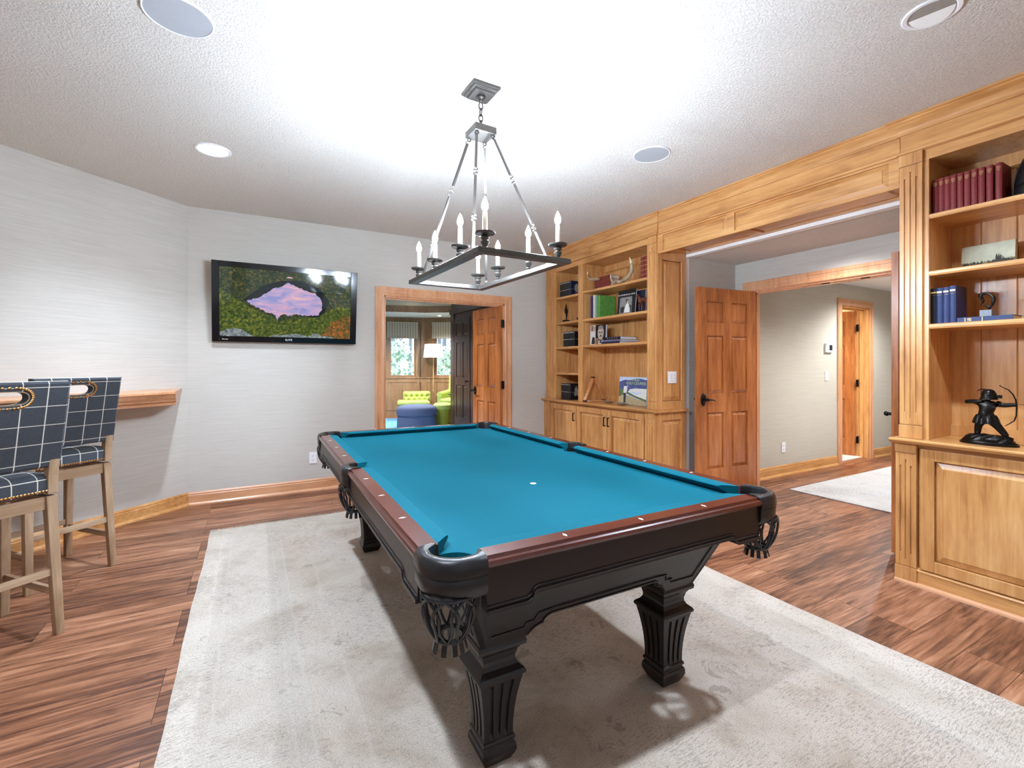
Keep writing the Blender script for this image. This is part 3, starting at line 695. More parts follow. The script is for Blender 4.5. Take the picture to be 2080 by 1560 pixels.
def upper(ya, yb, sections, pils, label, side=None, bb=0.094, flip=False):
    r = thing('bookcase', label, 'bookcase', (3.58, (ya + yb) / 2, .85))
    xf = 3.402; z0 = .851
    mb = MB()
    mb.box(3.775, 3.79, ya + .02, yb - .02, z0, 2.52)
    build(mb, 'back_board', 'maple_z', r, world=True)
    # vertical boards with v-grooves, plus rails top and bottom of each bay
    lo = min(s[0] for s in sections); hi = max(s[1] for s in sections)
    for s0, s1, zs in sections:
        mb = MB(); n = max(2, round((s1 - s0 + .06) / bb)); wv_ = (s1 - s0 + .06) / n
        for i in range(n):
            a = s0 - .03 + i * wv_
            mb.prism([(3.776, a), (3.776, a + wv_), (3.770, a + wv_), (3.764, a + wv_ - .004), (3.764, a + .004), (3.770, a)], 'z', z0, 2.5)
        mb.prism([(3.742, 2.405), (3.765, 2.390), (3.765, 2.5), (3.742, 2.5)], 'y', s0 - .03, s1 + .03)
        mb.box(3.748, 3.765, s0 - .03, s1 + .03, z0, .915)
        build(mb, 'back_panel', 'maple_z', r, world=True)
        for z in zs:
            mb = MB(); mb.prism([(3.408, z - .028), (3.77, z - .028), (3.77, z), (3.412, z), (3.404, z - .004), (3.404, z - .018)], 'y', s0 - .012, s1 + .012)
            build(mb, 'shelf', 'maple_y', r, world=True, bevel=.001)
    # cheeks
    walls = sorted({round(s[0], 3) for s in sections} | {round(s[1], 3) for s in sections})
    mb = MB()
    for s0, s1, zs in sections:
        mb.box(3.42, 3.77, s0 - .034, s0 - .012, z0, 2.5); mb.box(3.42, 3.77, s1 + .012, s1 + .034, z0, 2.5)
    mb.box(3.42, 3.79, ya + .02, yb - .02, 2.475, 2.5)
    build(mb, 'partition', 'maple_z', r, world=True)
    # face frame
    ends = sorted([s[0] for s in sections] + [s[1] for s in sections])
    st = [(ya + .02, ends[0])] + [(ends[i], ends[i + 1]) for i in range(1, len(ends) - 1, 2)] + [(ends[-1], yb - .02)]
    for a, b_ in st: build(MB().box(xf, xf + .02, a, b_, z0, 2.468), 'stile', 'maple_z', r, world=True)
    mb = MB(); mb.box(xf, xf + .02, ya + .02, yb - .02, 2.468, 2.53)
    build(mb, 'top_rail', 'maple_y', r, world=True)
    mb = MB(); mb.box(3.397, 3.79, ya + .004, yb - .004, 2.53, CZ - .001); mb.prism([(3.366, 2.527), (3.40, 2.524), (3.40, 2.552), (3.388, 2.55), (3.380, 2.542), (3.366, 2.540)], 'y', ya - .01, yb + .004)
    build(mb, 'frieze', 'maple_y', r, world=True)
    mb = MB(); crown(mb, 3.397, ya + .004, yb - .004, 2.645, CZ - .001, .060, 1 if flip != 'L' else 1, 1 if flip != 'L' else 0)
    build(mb, 'crown_moulding', 'maple_y', r, world=True)
    for a, b_ in pils:
        mb = MB(); pilaster(mb, XB, a, b_, z0, 2.526, foot=.08, cap=.07); build(mb, 'pilaster', 'maple_z', r, world=True, bevel=.0015)
    if side is not None:
        mb = MB(); y = side
        mb.box(3.40, 3.462, y, y + .018, z0, 2.526).box(3.73, 3.778, y, y + .018, z0, 2.526).box(3.462, 3.73, y, y + .018, z0, .93).box(3.462, 3.73, y, y + .018, 2.30, 2.526)
        mb.raised(3.465, 3.727, .933, 2.297, y + .018, y + .003, .034, 'y')
        build(mb, 'side_panel', 'maple_z', r, world=True, bevel=.0015)
    else:
        build(MB().box(3.40, 3.79, yb - .02, yb - .002, z0, 2.526), 'side_panel', 'maple_z', r, world=True)
    return r
SH_S = [1.19, 1.512, 1.825, 2.14]; SH_L = [1.518, 1.822, 2.15]
upper(3.212, 5.163, [(3.352, 4.372, SH_L), (4.458, 4.925, SH_S)], [(3.216, 3.326), (5.02, 5.125)],
      'built-in maple bookcase with a narrow and a wide bay, left of the wide opening', side=3.212, flip='L')
upper(-.655, 1.305, [(.33, 1.168, SH_L), (-.46, .25, SH_L)], [(1.192, 1.301), (-.65, -.54)],
      'built-in maple bookcase holding red books and the archer statue, right of the opening', bb=.145)
# header beam between the two cases
XH = 3.415
r = thing('header_beam', None, None, (3.6, 2.25, 2.345), kind='structure')
mb = MB(); mb.box(XH, 3.80, 1.306, 3.21, 2.405, 2.53); mb.box(XH, 3.43, 1.306, 3.21, 2.35, 2.41); mb.box(XH - .012, 3.80, 1.306, 3.21, 2.53, CZ - .001)
build(mb, 'beam_core', 'maple_y', r, world=True)
def framed(mb, u0, u1, z0, z1, cuts, x, t=.018):
    pass
mb = MB(); x = XH - .018
ys = [(1.36, 2.40), (2.47, 3.15)]
mb.box(x, XH, 1.306, 3.21, 2.345, 2.366).box(x, XH, 1.306, 3.21, 2.512, 2.532)
for a, b_ in ((1.306, 1.36), (2.40, 2.47), (3.15, 3.21)): mb.box(x, XH, a, b_, 2.366, 2.512)
build(mb, 'beam_frame', 'maple_y', r, world=True, bevel=.0015)
for a, b_ in ys:
    mb = MB(); mb.raised(a + .001, b_ - .001, 2.367, 2.511, XH - .008, XH - .023, .028, 'x'); build(mb, 'beam_panel', 'maple_y', r, world=True)
mb = MB()
mb.box(3.43, 3.47, 1.306, 3.21, 2.386, 2.405).box(3.745, 3.80, 1.306, 3.21, 2.386, 2.405)
for a, b_ in ((1.306, 1.40), (2.37, 2.49), (3.11, 3.21)): mb.box(3.47, 3.745, a, b_, 2.386, 2.405)
for a, b_ in ((1.40, 2.37), (2.49, 3.11)): mb.loft([[(3.47, a, 2.405), (3.745, a, 2.405), (3.745, b_, 2.405), (3.47, b_, 2.405)], [(3.50, a + .03, 2.390), (3.715, a + .03, 2.390), (3.715, b_ - .03, 2.390), (3.50, b_ - .03, 2.390)]])
build(mb, 'soffit_panel', 'maple_y', r, world=True)
mb = MB(); mb.prism([(XH - .034, 2.527), (XH - .01, 2.524), (XH - .01, 2.552), (XH - .018, 2.55), (XH - .024, 2.542), (XH - .034, 2.540)], 'y', 1.306, 3.21); crown(mb, XH - .012, 1.306, 3.21, 2.645, CZ - .001, .05)
build(mb, 'crown_moulding', 'maple_y', r, world=True)

# rocker switch plate on the left case's end panel
def plate(name, w, h, o, ux, n, label, kind='outlet', gang=1, cat='outlet'):
    """o: centre on the wall, ux: direction right as seen, n: outward normal"""
    r = thing(name, label, cat, o)
    ux = Vector(ux).normalized(); n = Vector(n).normalized(); uz = Vector((0, 0, 1))
    M = frame((0, 0, 0), ux, n, uz)
    mb = MB(); mb.T = M; mb.box(-w / 2, w / 2, 0, .006, -h / 2, h / 2); build(mb, 'plate', 'white_plastic', r, bevel=.002)
    if kind == 'outlet':
        for s_ in (-1, 1):
            mb = MB(); mb.T = M; mb.box(-.017, .017, .004, .0075, s_ * .021 - .014, s_ * .021 + .014); q = build(mb, 'receptacle', 'white_plastic', r, bevel=.003)
            mb = MB(); mb.T = M; mb.box(-.0085, -.006, .007, .0082, s_ * .021 - .002, s_ * .021 + .007).box(.006, .0085, .007, .0082, s_ * .021 - .002, s_ * .021 + .007).box(-.002, .002, .007, .0082, s_ * .021 - .010, s_ * .021 - .006)
            build(mb, 'slot', 'ink_black', q)
    elif kind == 'rocker':
        for g_ in range(gang):
            c = (g_ - (gang - 1) / 2) * .046
            mb = MB(); mb.T = M; mb.loft([[(c - .0165, .005, -.033), (c + .0165, .005, -.033), (c + .0165, .005, .033), (c - .0165, .005, .033)], [(c - .015, .008, -.031), (c + .015, .008, -.031), (c + .015, .011, .031), (c - .015, .011, .031)]])
            build(mb, 'rocker', 'white_plastic', r)
    return r
plate('switch_plate', .122, .115, (3.592, 3.2125, 1.162), (1, 0, 0), (0, -1, 0), 'white double light switch on the bookcase end panel', 'rocker', 2, 'light switch')
plate('outlet_plate', .072, .116, (.558, 5.164, .332), (1, 0, 0), (0, -1, 0), 'white power outlet on the pale wall under the television')
plate('outlet_plate', .074, .118, (5.42, 3.199, .323), (1, 0, 0), (0, -1, 0), 'white power outlet low on the tan hall wall')
plate('phone_jack_plate', .074, .13, (4.915, 3.199, .312), (1, 0, 0), (0, -1, 0), 'blank white wall plate low beside the open panel door', 'blank', 1, 'wall plate')
plate('switch_plate', .074, .12, (6.345, 3.199, 1.146), (1, 0, 0), (0, -1, 0), 'white single light switch below the thermostat', 'rocker', 1, 'light switch')
r = thing('thermostat', 'square white thermostat with dark display on the tan hall wall', 'thermostat', (6.385, 3.199, 1.50))
mb = MB().box(-.085, .085, -.026, 0, -.06, .06); build(mb, 'case', 'white_plastic', r, bevel=.008)
mb = MB().box(-.02, .05, -.0275, -.025, -.032, .036); build(mb, 'display', 'ink_black', r, bevel=.003)

# ------------------------------------------------------------------ rugs
W_, L_ = 2.79, 4.2; x0r, x1r, y0r, y1r = -.27, 2.52, .07, 4.27
mb = MB(); nx, ny = 60, 84; vs = []; fs = []
def edgew(k): return .0035 * math.sin(k * .55) + .0012 * math.sin(k * 2.3 + 1)
for j in range(ny + 1):
    for i in range(nx + 1):
        u, w = i / nx, j / ny
        X = (u - .5) * W_ + (edgew(w * 30) if i in (0, nx) else 0); Y = (w - .5) * L_ + (edgew(u * 24) if j in (0, ny) else 0)
        edge = i in (0, nx) or j in (0, ny)
        vs.append((X, Y, .002 if edge else .011 + .0007 * math.sin(X * 9 + Y * 5)))
for j in range(ny):
    for i in range(nx): a = j * (nx + 1) + i; fs.append((a, a + 1, a + nx + 2, a + nx + 1))
mb.add(vs, fs)
r = thing('area_rug', 'large faded cream and grey oriental rug under the billiard table', 'rug', ((x0r + x1r) / 2, (y0r + y1r) / 2, 0))
build(mb, 'pile', 'faded_rug', r, smooth=True)
mb = MB()
for i in range(340):
    x = -W_ / 2 + W_ * (i + .5) / 340 + random.uniform(-.003, .003); l = random.uniform(.006, .02); s = random.uniform(-.008, .008)
    yb_ = L_ / 2 - .006
    mb.tube([(x, yb_, .008), (x + s * .6, yb_ + l * .6, .006), (x + s, yb_ + l, .003)], .0022, 4)
o = build(mb, 'fringe', 'fringe_wool', r); o['kind'] = 'stuff'
mb = MB().box(-1.7, 1.7, -1.3, 1.3, 0.001, .011)
single(mb, 'hall_rug', 'pale_rug', 'pale grey patterned rug on the hall floor beyond the opening', 'rug', (6.53, 1.485, 0), bevel=.003)

# ------------------------------------------------------------------ television
r = thing('television', 'flat black television showing a pink lake among autumn trees', 'television', (.328, 5.095, 1.501)); r.rotation_euler = (math.radians(7), 0, 0)
x0, x1, z0, z1 = -.639, .639, 0, .742
mb = MB(); b1, b2, b3 = .060, .052, .055
mb.box(x0, x0 + b1, 0, .03, z0, z1).box(x1 - b1, x1, 0, .03, z0, z1).box(x0 + b1, x1 - b1, 0, .03, z1 - b2, z1).box(x0 + b1, x1 - b1, 0, .03, z0, z0 + b3)
build(mb, 'bezel', 'black_gloss', r, bevel=.002)
build(MB().box(x0 + .05, x1 - .05, .03, .062, z0 + .05, z1 - .05), 'housing', 'black_gloss', r, bevel=.01)
sx0, sx1, sz0, sz1 = x0 + b1, x1 - b1, z0 + b3, z1 - b2
SW, SHh = sx1 - sx0, sz1 - sz0
def scr(pts, y): return [(sx0 + u * SW, y, sz0 + w * SHh) for u, w in pts]
mb = MB(); mb.box(sx0, sx1, .008, .03, sz0, sz1)
def flat(pts, y, k):
    mb.k = k; v = scr(pts, y); mb.add(v, [tuple(range(len(v)))])
random.seed(3)
def rough_top(pts, amp, n=9):
    out = []
    for (a, b_), (c, d_) in zip(pts, pts[1:]):
        for i in range(n): t_ = i / n; out.append((a + (c - a) * t_ + random.uniform(-.004, .004), b_ + (d_ - b_) * t_ + random.uniform(-amp, amp)))
    return out + [pts[-1]]
flat([(.16, .54), (.3, .76), (.44, .86), (.6, .88), (.74, .78), (.82, .6), (.78, .4), (.74, .3), (.2, .5)], .0076, 4)
lake = rough_top([(.19, .53), (.27, .58), (.33, .66), (.38, .73), (.44, .77), (.49, .83), (.55, .79), (.62, .74), (.7, .70), (.745, .64), (.76, .56), (.76, .46), (.73, .36), (.66, .35)], .008, 5) + rough_top([(.66, .35), (.6, .35), (.55, .37), (.5, .33), (.46, .36), (.43, .33), (.41, .24), (.40, .34), (.34, .36), (.28, .42), (.22, .47), (.19, .53)], .014, 5)[:-1]
flat(lake, .0072, 3)
flat([(0, 0), (1, 0), (1, .5), (.88, .52), (.8, .42), (.73, .33), (.6, .3), (.5, .28), (.42, .22), (.38, .30), (.3, .36), (.22, .42), (.16, .5), (.08, .58), (0, .7)][::1], .0074, 1)
flat([(.74, 0), (1, 0), (1, .34), (.95, .40), (.9, .3), (.84, .26), (.8, .16)], .0070, 2)
flat([(.48, .905), (.53, .905), (.515, .925), (.49, .925)], .0070, 3)
for q in (rough_top([(0, .0), (0, .05), (.05, .10), (.1, .115), (.15, .10), (.2, .04), (.24, 0)], .004, 4), rough_top([(.34, 0), (.4, .03), (.46, .03), (.52, .055), (.58, .05), (.64, .02), (.68, .05), (.72, .075), (.76, .03), (.8, .035), (.86, .01), (.88, 0)], .004, 3)):
    flat([(max(0, a), max(0, b_)) for a, b_ in q], .0066, 5)
build(mb, 'screen', ['tv_forest_dark', 'tv_forest_mid', 'tv_forest_orange', 'tv_lake', 'tv_shadow', 'tv_rock'], r)
M = frame((0, 0, 0), (1, 0, 0), (0, 0, 1), (0, -1, 0))
text('ELITE', 'brand_lettering', 'ink_white', .026, Matrix.Translation((-.0, -.0006, z0 + .028)) @ M, r)
mb = MB().box(-.585, -.577, -.001, .001, z0 + .018, z0 + .026); build(mb, 'standby_light', 'book_red', r)
text('Pioneer', 'brand_lettering', 'ink_white', .016, Matrix.Translation((-.535, -.0006, z0 + .024)) @ M, r)
build(MB().box(-.2, .2, .06, .085, .2, .55).box(-.12, .12, .08, .098, .3, .5), 'wall_mount', 'black_iron', r)

# ------------------------------------------------------------------ drink ledge on the diagonal wall
ang = math.atan2(-dn.y, -dn.x)       # along wall, from left end to the corner
Ux = Vector((-dn.x, -dn.y, 0)); Un = -wn_  # into the room
s_end = .055
prof = [(0, 1.074), (.435, 1.074), (.442, 1.068), (.442, 1.054), (.435, 1.048), (.428, 1.048), (.424, 1.040), (.410, 1.020), (.395, 1.006), (.386, 1.002), (.386, .994), (.378, .990), (.370, .984), (.352, .982), (.352, .958), (0, .958)]
def lp(t, s, z): p = Vector((WL[0][0], WL[0][1], 0)) - Ux * s + Un * t; return (p.x, p.y, z)
secs = [[lp(t, .05 + t * .857 + (1.074 - z) * .3 * (1 - t / .5), z) for t, z in prof], [lp(t, 2.2, z) for t, z in prof]]
c = Vector(lp(0.05, 1.0, 1.0))
r = thing('drink_ledge', 'narrow wooden drink ledge with crown moulding, fixed to the wall behind the stools', 'shelf', tuple(c))
mb = MB().loft(secs); build(mb, 'ledge_board', 'casing_wood_x', r, world=True)
# ------------------------------------------------------------------ billiard table (local: x across 0..W, y along 0..L, near left nose corner at the origin)
TW, TL, RZ = 1.1556, 2.3112, .797
tb = thing('billiard_table', 'dark wood billiard table with teal cloth and black leather net pockets', 'pool table', (.4933, 1.1685, 0), -.0154)
def fr(side):
    """(origin, along, outward, length) of each side, along runs so that origin is its left end seen from outside"""
    return {'near': ((0, 0), (1, 0), (0, -1), TW), 'far': ((TW, TL), (-1, 0), (0, 1), TW), 'left': ((0, TL), (0, -1), (-1, 0), TL), 'right': ((TW, 0), (0, 1), (1, 0), TL)}[side]
def at(side, s, d, z):
    o, a, n, l = fr(side); return (o[0] + a[0] * s + n[0] * d, o[1] + a[1] * s + n[1] * d, z)
# bed with pocket cut-outs
def arc(cx, cy, r_, a0, a1, n): return [(cx + r_ * math.cos(a0 + (a1 - a0) * i / n), cy + r_ * math.sin(a0 + (a1 - a0) * i / n)) for i in range(n + 1)]
q0, q1 = math.radians(-18), math.radians(108)
ol = []
ol += list(reversed([(x, y) for x, y in arc(-.025, -.025, .066, q0, q1, 8)]))          # near-left, from left edge to near edge
ol += [(TW - x, y) for x, y in arc(-.025, -.025, .066, q0, q1, 8)]
ol += [(TW + .045 , TL / 2 - .052)] + [(TW + .05 - .06 * math.sin(t_), TL / 2 - .052 * math.cos(t_)) for t_ in [PI * i / 8 for i in range(1, 8)]] + [(TW + .045, TL / 2 + .052)]
ol += list(reversed([(TW - x, TL - y) for x, y in arc(-.025, -.025, .066, q0, q1, 8)]))
ol += [(x, TL - y) for x, y in arc(-.025, -.025, .066, q0, q1, 8)]
ol += [(-.045, TL / 2 + .052)] + [(-.05 + .06 * math.sin(t_), TL / 2 + .052 * math.cos(t_)) for t_ in [PI * i / 8 for i in range(1, 8)]] + [(-.045, TL / 2 - .052)]
mb = MB().prism(ol, 'z', .735, .762); build(mb, 'bed_cloth', 'teal_cloth', tb)
mb = MB().lathe([(.0, .0), (.0135, .0), (.0135, .0012), (.011, .0014), (0, .0014)], (TW / 2, TL / 4, .762), 28); build(mb, 'head_spot', 'ink_white', tb)
# cushions: (side, s0, s1, kind0, kind1)
def cushion(side, s0, s1, k0, k1):
    pr = [(0, .790), (.004, .7945), (.012, .7965), (.052, RZ), (.052, .765), (.028, .765), (.002, .786)]
    def sh(k, d): return (1.05 * (.052 - d)) if k == 'c' else (.45 * (.052 - d))
    a = [at(side, s0 + sh(k0, d), d, z) for d, z in pr]; b_ = [at(side, s1 - sh(k1, d), d, z) for d, z in pr]
    build(MB().loft([a, b_]), 'cushion', 'teal_cloth', tb)
cg = .034
cushion('near', cg, TW - cg, 'c', 'c'); cushion('far', cg, TW - cg, 'c', 'c')
for sd in ('left', 'right'):
    cushion(sd, cg, TL / 2 - .052, 'c', 's'); cushion(sd, TL / 2 + .052, TL - cg, 's', 'c')
# rails with sights
def rail(side, s0, s1, sights):
    pr = [(.052, .768), (.052, RZ), (.1045, RZ), (.1065, .789), (.109, .786), (.1115, .789), (.1165, .786), (.1195, .779), (.1175, .771), (.112, .767)]
    mat = 'mahogany_x' if side in ('near', 'far') else 'mahogany_y'
    o = build(MB().loft([[at(side, s0, d, z) for d, z in pr], [at(side, s1, d, z) for d, z in pr]]), 'rail', mat, tb, smooth=False)
    for s_ in sights:
        mb = MB(); c = (s_, .0785)
        mb.add([at(side, s_ - .0055, .0785, RZ + .0006), at(side, s_, .0785 - .0125, RZ + .0006), at(side, s_ + .0055, .0785, RZ + .0006), at(side, s_, .0785 + .0125, RZ + .0006),
                at(side, s_ - .0055, .0785, RZ - .001), at(side, s_, .0785 - .0125, RZ - .001), at(side, s_ + .0055, .0785, RZ - .001), at(side, s_, .0785 + .0125, RZ - .001)],
               [(0, 1, 2, 3), (0, 4, 5, 1), (1, 5, 6, 2), (2, 6, 7, 3), (3, 7, 4, 0)])
        build(mb, 'sight', 'sight_pearl', o)
rail('near', .028, TW - .028, [TW * k / 4 for k in (1, 2, 3)]); rail('far', .028, TW - .028, [TW * k / 4 for k in (1, 2, 3)])
for sd in ('left', 'right'):
    rail(sd, .026, TL / 2 - .062, [TL * k / 8 for k in (1, 2, 3)]); rail(sd, TL / 2 + .062, TL - .026, [TL * k / 8 for k in (5, 6, 7)])
# aprons (blinds) with stepped lower moulding
def apron(side):
    o, a, n, l = fr(side); mat = 'espresso_wood_x' if side in ('near', 'far') else 'espresso_wood_y'
    zb, zc = .648, .672; e = .03; q = .15; w_ = .03
    up = lambda dz: [(e, zb + dz), (q, zb + dz), (q + w_ * .4, zb + .006 + dz), (q + w_ * .6, zc - .006 + dz), (q + w_, zc + dz), (l - q - w_, zc + dz), (l - q - w_ * .6, zc - .006 + dz), (l - q - w_ * .4, zb + .006 + dz), (l - q, zb + dz), (l - e, zb + dz)]
    lo = up(0)
    mb = MB()
    poly = lo + [(l - e, .768), (e, .768)]
    mb.loft([[at(side, s, .07, z) for s, z in poly], [at(side, s, .108, z) for s, z in poly]])
    for dz0, dz1, pr in ((0, .010, .1145), (.017, .021, .1115)):
        p = up(dz0) + list(reversed(up(dz1)))
        mb.loft([[at(side, s, .107, z) for s, z in p], [at(side, s, pr, z) for s, z in p]])
    build(mb, 'apron', mat, tb, bevel=.001)
for sd in ('near', 'far', 'left', 'right'): apron(sd)
# tapering cabinet
def inset(z): return .01 + .105 * (.665 - z) / .25
def cabside(side):
    o, a, n, l = fr(side); mat = 'espresso_wood_x' if side in ('near', 'far') else 'espresso_wood_y'
    i0 = inset(.415)
    B = [(i0, .415), (.275, .415), (.285, .428), (.298, .441), (.315, .447), (.325, .449), (.327, .462), (.335, .472), (.35, .478)]
    top = .69
    bot = B + [(l - s, z) for s, z in reversed(B)]
    def P(s, z, off=0.0): return at(side, s, -inset(z) + off, z)
    mb = MB()
    poly = bot + [(l - inset(top), top), (inset(top), top)]
    mb.loft([[P(s, z, -.02) for s, z in poly], [P(s, z) for s, z in poly]])
    # raised bead outlines
    zi = .505
    for sgn in (0, 1):
        f = (lambda s: s) if sgn == 0 else (lambda s: l - s)
        pts = [(f(inset(.64) + .045), .64), (f(inset(.455) + .04), .455), (f(.255), .455), (f(.262), .474), (f(.29), .474), (f(.30), .50), (f(.36), zi)]
        mb.tube([P(s, z, .001) for s, z in pts], .004, 5)
    mb.tube([P(.36, zi, .001), P(l - .36, zi, .001)], .004, 5)
    mb.tube([P(s, z + .006, .001) for s, z in bot[1:-1]], .004, 5)
    build(mb, 'cabinet_side', mat, tb)
for sd in ('near', 'far', 'left', 'right'): cabside(sd)
build(MB().box(.03, TW - .03, .03, TL - .03, .66, .735), 'frame', 'espresso_wood_y', tb)
# legs
lx, ly = .192, .197
for cx in (lx, TW - lx):
    for cy in (ly, TL - ly):
        mb = MB()
        mb.square_loft([(.418, .074), (.414, .080), (.404, .084), (.392, .082), (.388, .074), (.384, .070), (.372, .062), (.350, .056), (.338, .057), (.326, .064), (.318, .074), (.314, .079), (.306, .083), (.298, .081), (.294, .075), (.286, .0735)], cx, cy)
        secs = []
        for i in range(13):
            t_ = i / 12; z = .286 - t_ * .19; h = .0495 + .024 * (1 - t_) ** 1.9 + .0015 * t_ * t_
            dp = .0075 if 0 < i < 12 else 0
            def side_pts():
                out = []; 
                for c in (-.5, 0, .5):
                    cc = c * h; g = h * .085
                    out += [(cc - g - .001, 0), (cc - g, dp), (cc + g, dp), (cc + g + .001, 0)]
                return out
            sec = []
            for r4 in range(4):
                ca, sa = [(1, 0), (0, 1), (-1, 0), (0, -1)][r4]
                sec.append((cx - h * ca + h * sa, cy - h * sa - h * ca, z))
                for s, dpp in side_pts():
                    u, w = s, -h + dpp
                    sec.append((cx + u * ca - w * sa, cy + u * sa + w * ca, z))
            secs.append(sec)
        mb.loft(secs)
        mb.square_loft([(.097, .0505), (.094, .055), (.087, .057), (.081, .055), (.078, .0515), (.074, .053), (.070, .057), (.060, .0595), (.046, .0595), (.034, .055), (.018, .047), (.0135, .045)], cx, cy)
        build(mb, 'leg', 'espresso_wood_z', tb, bevel=.0012, seg=1)
# pockets
def pocket(path_in, path_out, name='pocket'):
    n = len(path_in); secs = []
    for (xi, yi), (xo, yo) in zip(path_in, path_out):
        dx, dy = xo - xi, yo - yi; d = math.hypot(dx, dy) or 1; ux, uy = dx / d, dy / d
        P = lambda t, z: (xi + dx * t, yi + dy * t, z)
        Q = lambda off, z: (xo + ux * off, yo + uy * off, z)
        secs.append([P(0, .715), P(0, .792), P(.08, .799), P(.25, .802), P(.6, .802), P(.86, .797), Q(0, .785), Q(.002, .770), Q(.001, .757), Q(-.002, .754), Q(0, .751), Q(-.002, .715), Q(-.012, .698), P(.6, .700)])
    o = build(MB().loft(secs), name, 'black_leather', tb, smooth=True)
    # stitching line on the top
    pts = [(xi + (xo - xi) * .3, yi + (yo - yi) * .3, .8028) for (xi, yi), (xo, yo) in zip(path_in, path_out)]
    build(MB().tube(pts, .0007, 4), 'stitching', 'stitch', o)
    return o
def net(o, cx, cy, ang, half=False):
    """hanging leather net: crossing straps, ring and fringe"""
    mb = MB(); n = 9
    R0, R1, z0, z1 = .073, .040, .706, .590
    def pt(a, t_): 
        z = z0 + (z1 - z0) * t_; r_ = R0 + (R1 - R0) * (t_ ** 2.6)
        return (cx + r_ * math.cos(a), cy + r_ * math.sin(a), z)
    for k in range(n):
        a0 = 2 * PI * k / n
        for sg in (-1, 1):
            pts = [pt(a0 + sg * (2 * PI / n) * .95 * math.sin(PI * .5 * t_ / 8 * 1.0) * 1.0 + sg * .16 * math.sin(PI * t_ / 4), t_ / 8) for t_ in range(9)]
            mb.tube(pts, .0042, 6)
    mb.tube([(cx + .073 * math.cos(2 * PI * k / 18), cy + .073 * math.sin(2 * PI * k / 18), .705) for k in range(18)], .004, 6, closed=True)
    mb.tube([(cx + .038 * math.cos(2 * PI * k / 14), cy + .038 * math.sin(2 * PI * k / 14), .589) for k in range(14)], .007, 6, closed=True)
    build(mb, 'net', 'black_leather', o, smooth=True)
    mb = MB(); rnd = random.Random(int(cx * 100 + cy * 10))
    for k in range(11):
        a = 2 * PI * k / 11; s = rnd.uniform(-.1, .1)
        c, s_ = math.cos(a + s), math.sin(a + s)
        p0 = Vector((cx + .036 * c, cy + .036 * s_, .588)); p1 = Vector((cx + .044 * c, cy + .044 * s_, .556)); t2 = Vector((-s_, c, 0)) * .0065; nn_ = Vector((c, s_, 0)) * .0015
        mb.loft([[tuple(p0 - t2 - nn_), tuple(p0 + t2 - nn_), tuple(p0 + t2 + nn_), tuple(p0 - t2 + nn_)], [tuple(p1 - t2 - nn_), tuple(p1 + t2 - nn_), tuple(p1 + t2 + nn_), tuple(p1 - t2 + nn_)]])
    build(mb, 'fringe', 'black_leather', o)
def mirror(pts, mx, my): return [((TW - x) if mx else x, (TL - y) if my else y) for x, y in pts]
n_ = 9
ci = [(-.052, .030), (-.084, .004)] + [(-.022 - .066 * math.cos(t_), -.022 - .066 * math.sin(t_)) for t_ in [PI / 2 * i / n_ for i in range(n_ + 1)]] + [(.004, -.084), (.030, -.052)]
co = [(-.1175, .030), (-.1195, .004)] + [(-.022 - .100 * math.cos(t_), -.022 - .100 * math.sin(t_)) for t_ in [PI / 2 * i / n_ for i in range(n_ + 1)]] + [(.004, -.1195), (.030, -.1175)]
for mx, my in ((0, 0), (1, 0), (0, 1), (1, 1)):
    o = pocket(mirror(ci, mx, my), mirror(co, mx, my)); c = mirror([(-.046, -.046)], mx, my)[0]; net(o, c[0], c[1], 0)
si = [(-.053, TL / 2 - .064), (-.066, TL / 2 - .056), (-.088, TL / 2 - .038), (-.096, TL / 2 - .015), (-.096, TL / 2 + .015), (-.088, TL / 2 + .038), (-.066, TL / 2 + .056), (-.053, TL / 2 + .064)]
so = [(-.116, TL / 2 - .068), (-.124, TL / 2 - .058), (-.134, TL / 2 - .036), (-.138, TL / 2 - .012), (-.138, TL / 2 + .012), (-.134, TL / 2 + .036), (-.124, TL / 2 + .058), (-.116, TL / 2 + .068)]
for mx in (0, 1):
    o = pocket(mirror(si, mx, 0), mirror(so, mx, 0)); c = mirror([(-.072, TL / 2)], mx, 0)[0]; net(o, c[0], c[1], 0)

# ------------------------------------------------------------------ chandelier
CC = (1.062, 2.232)
ch = thing('chandelier', 'black iron rectangular chandelier with eight lit candle bulbs over the table', 'chandelier', (CC[0], CC[1], 1.757), .018)
def zz(z): return z - 1.757
HX, HY, bw = .243, .462, .046
mb = MB()
mb.box(-HX, HX, -HY, -HY + bw, 0, .022).box(-HX, HX, HY - bw, HY, 0, .022).box(-HX, -HX + bw, -HY + bw, HY - bw, 0, .022).box(HX - bw, HX, -HY + bw, HY - bw, 0, .022)
build(mb, 'frame', 'iron', ch, bevel=.0012, seg=1)
# ceiling canopy: stepped square plate
mb = MB().square_loft([(zz(2.734), .078), (zz(2.722), .078), (zz(2.721), .070), (zz(2.712), .068), (zz(2.711), .056), (zz(2.700), .054), (zz(2.699), .03)], 0, 0)
mb.lathe([(.026, zz(2.70)), (.024, zz(2.69)), (.014, zz(2.682)), (.010, zz(2.672)), (0, zz(2.67))], (0, 0, 0), 16)
build(mb, 'canopy', 'iron', ch, bevel=.001, seg=1)
mb = MB(); z = 2.668
for i in range(4):
    a = [(0.011 * math.cos(t_), .021 * math.sin(t_)) for t_ in [2 * PI * k / 14 for k in range(14)]]
    cz = z - .018 - i * .032
    mb.tube([((u, 0) if i % 2 == 0 else (0, u)) + (zz(cz) + w,) for u, w in a], .0032, 6, closed=True)
mb.lathe([(.012, zz(2.535)), (.014, zz(2.53)), (.009, zz(2.52))], (0, 0, 0), 12)
build(mb, 'chain', 'iron', ch, smooth=True)
